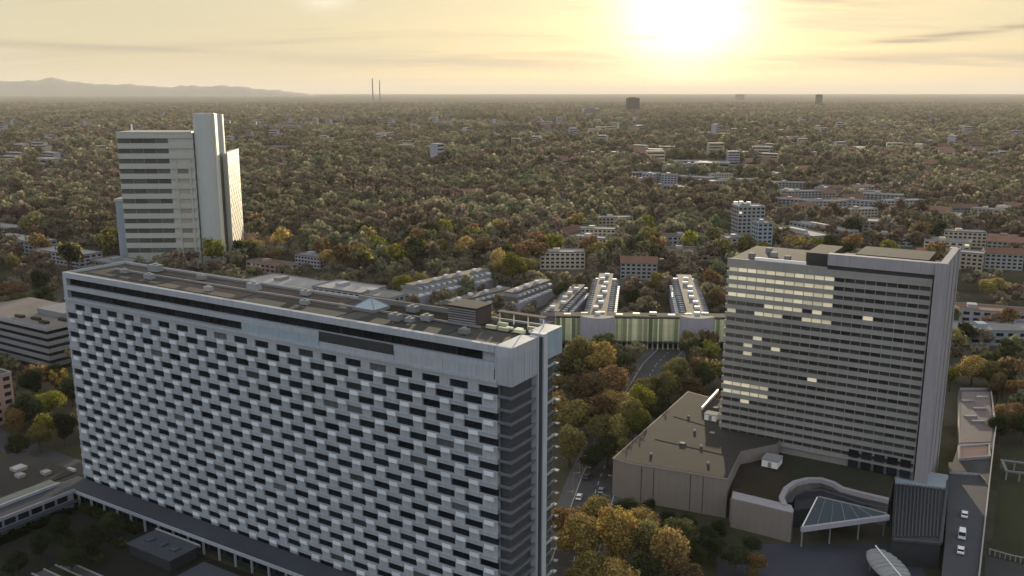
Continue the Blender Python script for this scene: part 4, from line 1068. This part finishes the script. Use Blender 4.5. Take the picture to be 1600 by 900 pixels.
terraced_row('terraced row with lavender round end left of centre behind the mall', at(932, 549), at(947, 446, 10), 17, 17.5)
terraced_row('terraced row with lavender round end just left of the hotel', at(1087, 549), at(1068, 448, 10), 17, 17.5)
terraced_row('terraced row leaning right behind the slab right end', at(795, 490), at(850, 440, 12), 15, 13, nose=False)
terraced_row('pale stepped terraces climbing right behind the slab roof', at(640, 480), at(755, 425, 12), 17, 14, wmn='wall_white', nose=False)
terraced_row('terraced row half hidden between slab end and the left drum row', at(862, 520), at(905, 450, 10), 14, 12, nose=False)
terraced_row('low stepped row just behind the roof terrace of the slab', at(700, 500), at(790, 452, 10), 15, 11, nose=False)
# mall facade
ml_a, ml_b = at(868, 545), at(1140, 548); md = ml_b - ml_a
mall = thing('shopping_mall', 'long mall front of green glass bays and pale posts behind the street', 'mall', (ml_a.x, ml_a.y, 0), math.atan2(md.y, md.x))
ML = md.length; MH = 17.0
MB().box(0, ML, 1.2, 11, 0, MH - .5).build('wall', M['wall_grey'], mall)
MB().box(-.5, ML + .5, .6, 11.5, MH - .49, MH).build('roof', M['tan_roof'], mall)
nbay = 34; bw = ML / nbay
random.seed(8)
pieces('glass_bay', MB().box(-bw * .38, bw * .38, .8, 1.19, 4.6, MH - .6), M['mall_glass'], mall, [(bw * (k + .5), 0, 0) for k in range(nbay)], pick=lambda i, p: random.choice(['mall_pale', None, None, 'mall_pale', None]))
pieces('post', MB().box(-.35, .35, .2, 1.19, 0, MH - .5), M['mall_pale'], mall, [(bw * k + .01, 0, 0) for k in range(nbay + 1)])
pieces('shop_window', frame_window(bw * .8, 3.0, .3, .15, 1), M['dark_glass'], mall, [(bw * (k + .5), 1.1, 2.2) for k in range(nbay)])
MB().box(0, ML, -1.6, .199, 4.0, 4.4).build('shop_canopy', M['deck'], mall)
pieces('roof_light', MB().box(-1.8, 1.8, -1, 1, 0, 1.2), M['mall_pale'], mall, [(6 + 9 * k, 3.5 + (k % 3) * 2.4, MH + .01) for k in range(9)])
MB().box(0, ML, .5, .9, MH + .01, MH + .8).build('parapet', M['terrace'], mall)

# blocks right of centre
random.seed(41)
for (x, y, w, d, h, wm_, rm_, fl_, nw_, rz, l) in (
    (1168, 345, 24, 18, 34, 'wall_white', 'roof_pale', 10, 6, .1, 'white high block rising behind the hotel left corner'),
    (1190, 370, 12, 14, 30, 'wall_blue', 'roof_pale', 9, 3, .1, 'narrow blue grey block joined to the white high block'),
    (1150, 382, 22, 16, 16, 'wall_lav', 'roof_pale', 5, 5, .1, 'lavender block at the foot of the white high block'),
    (1080, 375, 62, 16, 11, 'wall_lav', 'roof_tile', 3, 14, .02, 'long brown roofed block left of the white high block'),
    (1075, 395, 50, 14, 9, 'wall_cream', 'roof_brown', 3, 10, .02, 'cream block below the long brown roofed block'),
    (1250, 372, 22, 60, 15, 'wall_white', 'roof_pale', 4, 4, .35, 'pale block running away behind the hotel roof'),
    (1285, 362, 16, 70, 13, 'wall_lav', 'roof_pale', 4, 3, .42, 'second pale block running away behind the hotel roof'),
    (1345, 350, 46, 24, 10, 'wall_white', 'roof_pale', 3, 8, -.2, 'bright roofed block among trees above the hotel roof'),
    (1390, 372, 36, 18, 9, 'wall_blue', 'roof_pale', 3, 7, -.3, 'blue grey block above the hotel attic'),
    (1480, 385, 34, 18, 13, 'wall_cream', 'roof_pale', 4, 7, -.5, 'cream block above the hotel end wall'),
    (1560, 520, 60, 18, 8, 'wall_blue', 'roof_pale', 2, 10, -.1, 'low blue grey block right of the hotel'),
    (1540, 490, 50, 16, 8, 'wall_lav', 'roof_tile', 2, 9, -.35, 'long low roof right of the hotel end wall'),
    (1575, 375, 30, 14, 9, 'wall_pink', 'roof_tile', 3, 6, -.2, 'red brown block near the right edge')):
    p = at(x, y, h * .6); building('block', l, 'building', (p.x, p.y, 0), rz, w, d, h, wm_, rm_, fl_, nw_, lit_p=.03); pass
gc = thing('white_roof_units', 'cluster of white plant boxes on the white high block', 'roof plant', (at(1163, 322, 34).x, at(1163, 345, 20).y, 34.2), .1)
pieces('plant_box', MB().box(-1.6, 1.6, -1.6, 1.6, 0, 3), M['white_metal'], gc, [(-6, 0, 0), (0, 3, 0), (5, -2, 0)])

# ------------------------------------------------------------------ the wood and the far suburbs
RECTS = []
def footprint(o, margin=3.0):
    """oriented ground rectangle of a built thing, so that no tree grows through it"""
    xs, ys = [], []
    def walk(ob, mtx):
        for ch in ob.children:
            m2 = mtx @ Matrix.LocRotScale(ch.location, ch.rotation_euler, ch.scale)
            if ch.type == 'MESH':
                co = [m2 @ Vector(c) for c in ch.bound_box]; xs.extend(c.x for c in co); ys.extend(c.y for c in co)
            walk(ch, m2)
    walk(o, Matrix.Identity(4))
    if xs: RECTS.append((o.location.x, o.location.y, math.cos(o.rotation_euler.z), math.sin(o.rotation_euler.z), min(xs) - margin, max(xs) + margin, min(ys) - margin - (14 if o.get('category') in ('building', 'flats') and o.location.y > 500 else 0), max(ys) + margin))


KIDS = {}
for o in list(C.objects):
    if o.type == 'EMPTY' and o.parent is None and o.get('category') not in (None, 'tree', 'car', 'van', 'vent unit', 'skylight', 'fence'): footprint(o)
ROADS = [(st_pts, 8.0)]
GRID = {}
def clear(x, y, m=0):
    for (ox, oy, ca, sa, x0, x1, y0, y1) in RECTS:
        dx, dy = x - ox, y - oy; u, v = dx * ca + dy * sa, -dx * sa + dy * ca
        if x0 - m < u < x1 + m and y0 - m < v < y1 + m: return False
    for pl, r in ROADS:
        for a, b in zip(pl, pl[1:]):
            d = b - a; t_ = max(0, min(1, ((x - a.x) * d.x + (y - a.y) * d.y) / (d.x * d.x + d.y * d.y)))
            if (x - a.x - d.x * t_) ** 2 + (y - a.y - d.y * t_) ** 2 < r * r: return False
    for bx, by, r in GRID.get((int(x // 200), int(y // 200)), blockers if not GRID else ()):
        if (x - bx) ** 2 + (y - by) ** 2 < r * r: return False
    return True


random.seed(77)
# houses: seven prototypes, copied
protos = []
specs = [(26, 13, 12, 'wall_white', 'roof_tile', 4, 7, 4), (34, 14, 13, 'wall_cream', 'roof_pale', 4, 9, 0), (16, 11, 7, 'wall_white', 'roof_tile', 2, 4, 4.5), (60, 26, 9, 'wall_grey', 'roof_pale', 2, 12, 0), (22, 16, 20, 'wall_lav', 'roof_pale', 6, 5, 0), (44, 13, 15, 'wall_white', 'roof_pale', 5, 10, 0), (14, 12, 7.5, 'wall_pink', 'roof_tile', 2, 3, 4)]
desc = ['white gabled block', 'cream flat roofed block', 'small white gabled house', 'wide low pale roofed hall', 'grey point block', 'long white apartment bar', 'small pink gabled house']
zones = [((0, 110), (238, 265), [3, 1, 5], 10, 'at the clearing on the left edge'), ((1000, 1160), (256, 300), [3, 1, 3, 4], 16, 'in the clearing under the sun'), ((380, 520), (178, 215), [1, 5, 4, 0], 26, 'in the far suburb right of the tower top'), ((0, 180), (172, 215), [1, 5, 0, 4], 22, 'in the far suburb left of the tower'), ((920, 1000), (178, 240), [3, 1], 10, 'in the pale clearing left of the sun'),
         ((1220, 1420), (300, 345), [0, 1, 2, 5], 22, 'in the wood above the hotel'), ((1420, 1600), (240, 300), [0, 2, 6, 0], 24, 'in the reddish quarter on the right'), ((1100, 1600), (168, 215), [1, 5, 4, 0, 3], 60, 'in the far quarter on the right'), ((520, 1000), (165, 205), [1, 5, 4, 0], 44, 'in the far quarter left of the sun'),
         ((560, 1000), (230, 330), [2, 6, 0], 22, 'in the middle of the wood'), ((1440, 1600), (330, 420), [2, 0, 6, 1], 16, 'on the right edge beyond the hotel'), ((0, 520), (162, 250), [1, 3, 6, 0, 4], 70, 'on the wide plain at left'), ((520, 1060), (160, 260), [1, 3, 6, 0, 4], 64, 'on the wide plain at centre'), ((1060, 1600), (160, 260), [1, 3, 6, 0, 4], 90, 'on the wide plain at right'), ((385, 640), (300, 390), [2, 6], 10, 'in the wood right of the tower'), ((850, 1030), (350, 440), [2, 0, 1], 8, 'in the wood behind the terraced rows'), ((1150, 1330), (215, 300), [2, 0, 1], 18, 'in the wood below the sun')]
made = {}
for (xa, xb), (ya, yb), kinds, cnt, where in zones:
    for _ in range(cnt):
        k = random.choice(kinds)
        for _try in range(20):
            p = at(random.uniform(xa, xb), random.uniform(ya, yb))
            if clear(p.x, p.y, 12): break
        else: continue
        rz = random.choice((GRZ, GRZ + math.pi / 2, .1, -.2)) + random.uniform(-.1, .1)
        lab = f'{desc[k]} {where}'; far_ = p.y > 1500
        key = (k, far_)
        if key not in made:
            w, d, h, wm_, rm_, fl_, nw_, gb = specs[k]
            if far_:
                t = thing('house' if gb else 'far_block', lab, 'house' if gb else 'building', (p.x, p.y, 0), rz, f'{desc[k]}s {where}')
                MB().box(-w / 2, w / 2, -d / 2, d / 2, 0, h).build('wall', M[wm_], t)
                (MB().gable(-w / 2 - .5, w / 2 + .5, -d / 2 - .5, d / 2 + .5, h + .01, h + gb) if gb else MB().box(-w / 2 - .3, w / 2 + .3, -d / 2 - .3, d / 2 + .3, h + .01, h + .6)).build('roof', M[rm_], t)
                wbm = MB()
                for i in range(fl_):
                    z = h * (i + .35) / fl_; wbm.box(-w / 2 + .8, w / 2 - .8, -d / 2 - .06, -d / 2 - .01, z, z + h / fl_ * .42)
                wbm.build('window_band', M['dark_glass'], t)
            else:
                t = building('house' if gb else 'block', lab, 'house' if gb else 'building', (p.x, p.y, 0), rz, w, d, h, wm_, rm_, fl_, nw_, f'{desc[k]}s {where}', gable=gb)
            made[key] = t
        else:
            t = copy_thing(made[key], (p.x, p.y, 0), rz, lab); t['group'] = f'{desc[k]}s {where}'
        mx_ = max(specs[k][0], specs[k][1])
        if far_: t.scale = (1, 1, random.uniform(1.2, 2.0))
        blockers.append((p.x, p.y, mx_ * .6)); blockers.append((p.x * .985, p.y - mx_ * .9, mx_ * (.55 if not far_ else 1.0)))

# far high rises and chimneys on the horizon
def highrise(px, py_top, py_bot, wpx, label, m='wall_grey', name='high_rise', slim=False):
    g = at(px, py_bot); D = g.y; d = ray(px, py_top); h = H + d.z / d.y * D; w = wpx / F * D
    t = thing(name, label, 'chimney' if slim else 'high rise', (g.x, D, 0), .15)
    if slim:
        MB().tube((0, 0, 0), (0, 0, h), w / 2, w / 3, 12).build('stack', M[m], t); MB().tube((0, 0, h), (0, 0, h + 3), w / 3 + .6, n=12).build('rim', M['roof_felt'], t)
    else:
        MB().box(-w / 2, w / 2, 0, w * .6, 0, h).build('wall', M[m], t)
        MB().box(-w * .3, w * .2, w * .1, w * .5, h + .01, h + 4).build('plant_room', M['roof_felt'], t)
        wb_ = MB().box(-w / 2 + 2, w / 2 - 2, -.4, -.05, 0, h / 28)
        pieces('window_band', wb_, M['dark_glass'], t, [(0, 0, h / 14 * (k + .4)) for k in range(14)])
    return t


highrise(990, 153, 178, 18, 'dark broad high rise on the horizon below the sun', 'roof_felt')
highrise(1280, 148, 168, 9, 'dark slim high rise on the right horizon', 'roof_felt')
highrise(1157, 147.5, 158, 12, 'small dark block on the horizon right of the sun', 'roof_felt')
highrise(583, 123, 166, 2.4, 'left of the two tall thin chimneys on the left horizon', 'wall_grey', 'chimney', True)
highrise(594, 126, 166, 2.0, 'right of the two tall thin chimneys on the left horizon', 'wall_grey', 'chimney', True)
highrise(925, 170, 184, 26, 'wide pale block row on the far plain left of the sun', 'wall_lav')

# trees of the wood: the nearest as things, the rest as one object
for b_ in blockers:
    for gx in range(int((b_[0] - b_[2]) // 200), int((b_[0] + b_[2]) // 200) + 1):
        for gy in range(int((b_[1] - b_[2]) // 200), int((b_[1] + b_[2]) // 200) + 1): GRID.setdefault((gx, gy), []).append(b_)
GRID.setdefault((-9999, -9999), [])
random.seed(99)
cand = []
def infov(x, y, m=1.06): return abs(x) < y * (800 / F) * m / math.cos(PITCH) * 1.02
Y = 520.0
pts = []
for (y0, y1, cell, sc) in ((330, 1500, 16.0, 1.0), (1500, 3200, 22, 1.3), (3200, 6500, 32, 1.5), (6500, 12000, 50, 1.6)):
    y = y0
    while y < y1:
        xm = y * .60 + 30
        x = -xm
        while x < xm:
            px, py = x + random.uniform(-.5, .5) * cell, y + random.uniform(-.5, .5) * cell
            dens = mnoise.noise(Vector((px * .0035, py * .0022, 0))) * .9 + .95
            if y > 1800: dens += mnoise.noise(Vector((px * .0011, py * .0004, 7))) * 1.1 - .12
            if random.random() < dens and clear(px, py):
                pts.append((px, py, random.uniform(1.3, 2.6) * sc * (.66 if py < 650 else 1)))
            x += cell
        y += cell
pts.sort(key=lambda p: -p[2] / p[1])
n_ind = max(0, 298 - tree_count)
LM = [((55, 510), 'the banded office'), ((60, 375), 'the left edge flats'), ((150, 392), 'the low flats by the tower'), ((200, 380), 'the office tower'), ((365, 380), 'the sunlit tower wing'), ((455, 440), 'the wide grey low block'), ((490, 398), 'the small pale house'),
      ((545, 448), 'the lavender low block'), ((590, 458), 'the pale low block'), ((630, 445), 'the yellow green tree'), ((745, 440), 'the pale stepped terraces'), ((800, 420), 'the big yellow olive tree'), ((835, 460), 'the leaning terraced row'), ((947, 450), 'the left terraced row'), ((1068, 450), 'the right terraced row'),
      ((1000, 500), 'the mall roof'), ((1080, 375), 'the long brown roofed block'), ((1075, 395), 'the cream block'), ((1168, 345), 'the white high block'), ((1250, 372), 'the first pale running block'), ((1285, 350), 'the second pale running block'), ((1345, 350), 'the bright roofed block'), ((1390, 372), 'the blue grey block'), ((1480, 385), 'the cream block above the hotel'), ((1490, 450), 'the hotel end wall'), ((1552, 447), 'the single orange tree'), ((1560, 520), 'the low blue grey block'), ((1575, 375), 'the red brown right edge block'), ((1530, 640), 'the pink terrace'), ((10, 640), 'the pinkish flats')]
def topx(x, y, z=0):
    c, s_ = math.cos(PITCH), math.sin(PITCH); zz = z - H; dep = y * c - zz * s_; up = y * s_ + zz * c
    return 800 + F * x / dep, 450 - F * up / dep
vis = [p for p in pts if infov(p[0], p[1], .98)]
ind = set(vis[:n_ind])
kinds = [('leaf_gold', 'golden'), ('leaf_olive', 'olive'), ('leaf_olive', 'olive'), ('leaf_rust', 'rust brown'), ('leaf_rust', 'rust brown'), ('leaf_dark', 'dark green'), ('leaf_dark', 'dark green'), ('leaf_lime', 'yellow green')]
MID = {k: [(crown_mesh('crown', M[k], 4.2 * (1, .9, 1.12)[s_], 3.9 * (1, 1.12, .88)[s_], 6.0, 420, .62, 40 + s_, True, 8), NEAR[k][s_][1]) for s_ in range(3)] for k in ('leaf_gold', 'leaf_olive', 'leaf_rust', 'leaf_dark', 'leaf_lime')}
random.seed(5)
for p in vis[:n_ind]:
    q = topx(p[0], p[1], p[2] * 6); lm = min(LM, key=lambda l: (l[0][0] - q[0]) ** 2 + 2.5 * (l[0][1] - q[1]) ** 2)
    dx, dy = q[0] - lm[0][0], q[1] - lm[0][1]
    rel = ('left of' if dx < 0 else 'right of') if abs(dx) > 1.6 * abs(dy) else ('beyond' if dy < 0 else 'in front of')
    k, cn = random.choice(kinds); sz = 'small' if p[2] < 1.25 else ('tall' if p[2] > 1.75 else 'medium')
    tree(Vector((p[0], p[1], 0)), p[2] * 10, k, f'{sz} {cn} tree {rel} {lm[1]}', 'wood edge trees', 1.0, MID[k])
rest = [p for p in pts if p not in ind]


def instance_object(name, points, mesh_list):
    """one object: a point cloud mesh whose geometry nodes put a tree crown on every point"""
    me = bpy.data.meshes.new(name); me.from_pydata([(p[0], p[1], 0) for p in points], [], [])
    sc = me.attributes.new('tree_size', 'FLOAT', 'POINT'); sc.data.foreach_set('value', [p[2] for p in points])
    ro = me.attributes.new('tree_turn', 'FLOAT', 'POINT'); ro.data.foreach_set('value', [random.uniform(0, 6.28) for p in points])
    ix = me.attributes.new('tree_kind', 'INT', 'POINT'); ix.data.foreach_set('value', [random.randrange(len(mesh_list)) for p in points])
    o = link(name, me)
    col = bpy.data.collections.new(name + ' sources')
    for i, m_ in enumerate(mesh_list): col.objects.link(bpy.data.objects.new('wood_crown', m_))
    ng = bpy.data.node_groups.new('plant trees', 'GeometryNodeTree')
    ng.interface.new_socket('Geometry', in_out='INPUT', socket_type='NodeSocketGeometry'); ng.interface.new_socket('Geometry', in_out='OUTPUT', socket_type='NodeSocketGeometry')
    N, Lk = ng.nodes.new, ng.links.new
    gi, go = N('NodeGroupInput'), N('NodeGroupOutput'); iop = N('GeometryNodeInstanceOnPoints'); ci = N('GeometryNodeCollectionInfo')
    ci.inputs['Collection'].default_value = col; ci.inputs['Separate Children'].default_value = True; ci.inputs['Reset Children'].default_value = True
    def attr(nm, tp): a = N('GeometryNodeInputNamedAttribute'); a.data_type = tp; a.inputs[0].default_value = nm; return a.outputs[0]
    cv_ = N('ShaderNodeCombineXYZ'); Lk(attr('tree_turn', 'FLOAT'), cv_.inputs[2])
    Lk(gi.outputs[0], iop.inputs['Points']); Lk(ci.outputs[0], iop.inputs['Instance']); iop.inputs['Pick Instance'].default_value = True
    Lk(attr('tree_kind', 'INT'), iop.inputs['Instance Index']); Lk(cv_.outputs[0], iop.inputs['Rotation']); Lk(attr('tree_size', 'FLOAT'), iop.inputs['Scale'])
    Lk(iop.outputs[0], go.inputs[0])
    md_ = o.modifiers.new('plant trees', 'NODES'); md_.node_group = ng
    return o


FARM = [crown_mesh('wood_crown', M['leaf_wood'], 4.6 * (1, .9, 1.15, 1.0)[s], 3.9 * (1, 1.15, .85, 1.0)[s], 5.8, 200, .85, 70 + s, True, 6) for s in range(4)]
wd = instance_object('wood', rest, FARM)
tag(wd, 'autumn wood of countless trees stretching to the horizon', 'wood', kind='stuff')
print('trees', tree_count, 'wood points', len(rest), 'objects', len(C.objects))

# things that share a look: told apart by their order across the view
ORD = ['first', 'second', 'third', 'fourth', 'fifth', 'sixth', 'seventh', 'eighth', 'ninth', 'tenth', 'eleventh', 'twelfth']
same = {}
for o in C.objects:
    if o.parent is None and o.get('label') and o.get('group'): same.setdefault(o['label'], []).append(o)
for l, os_ in same.items():
    if len(os_) < 2: continue
    os_.sort(key=lambda o: topx(o.location.x, o.location.y)[0])
    for i, o in enumerate(os_):
        o['label'] = (f'leftmost {l}' if i == 0 else (f'rightmost {l}' if i == len(os_) - 1 else f'{ORD[i] if i < 12 else str(i + 1) + "th"} from left {l}'))
for o in C.objects:
    if o.get('group') and o.get('label') and len(o['label'].split()) > 16: o['label'] = ' '.join(o['label'].split()[:16])

# ------------------------------------------------------------------ haze
hz = MB().box(-110000, 110000, -110000, 110000, -6, 780)
hm_ = bpy.data.materials.new('haze'); hm_.use_nodes = True; hm_.node_tree.nodes.clear()
t = NT(hm_.node_tree); o_ = t.n('ShaderNodeOutputMaterial'); pv = t.n('ShaderNodeVolumePrincipled')
pv.inputs['Color'].default_value = (.74, .71, .67, 1); pv.inputs['Density'].default_value = 2.7e-5; pv.inputs['Anisotropy'].default_value = .1
t.l(pv.outputs[0], o_.inputs['Volume'])
tag(hz.build('haze', hm_), kind='stuff')
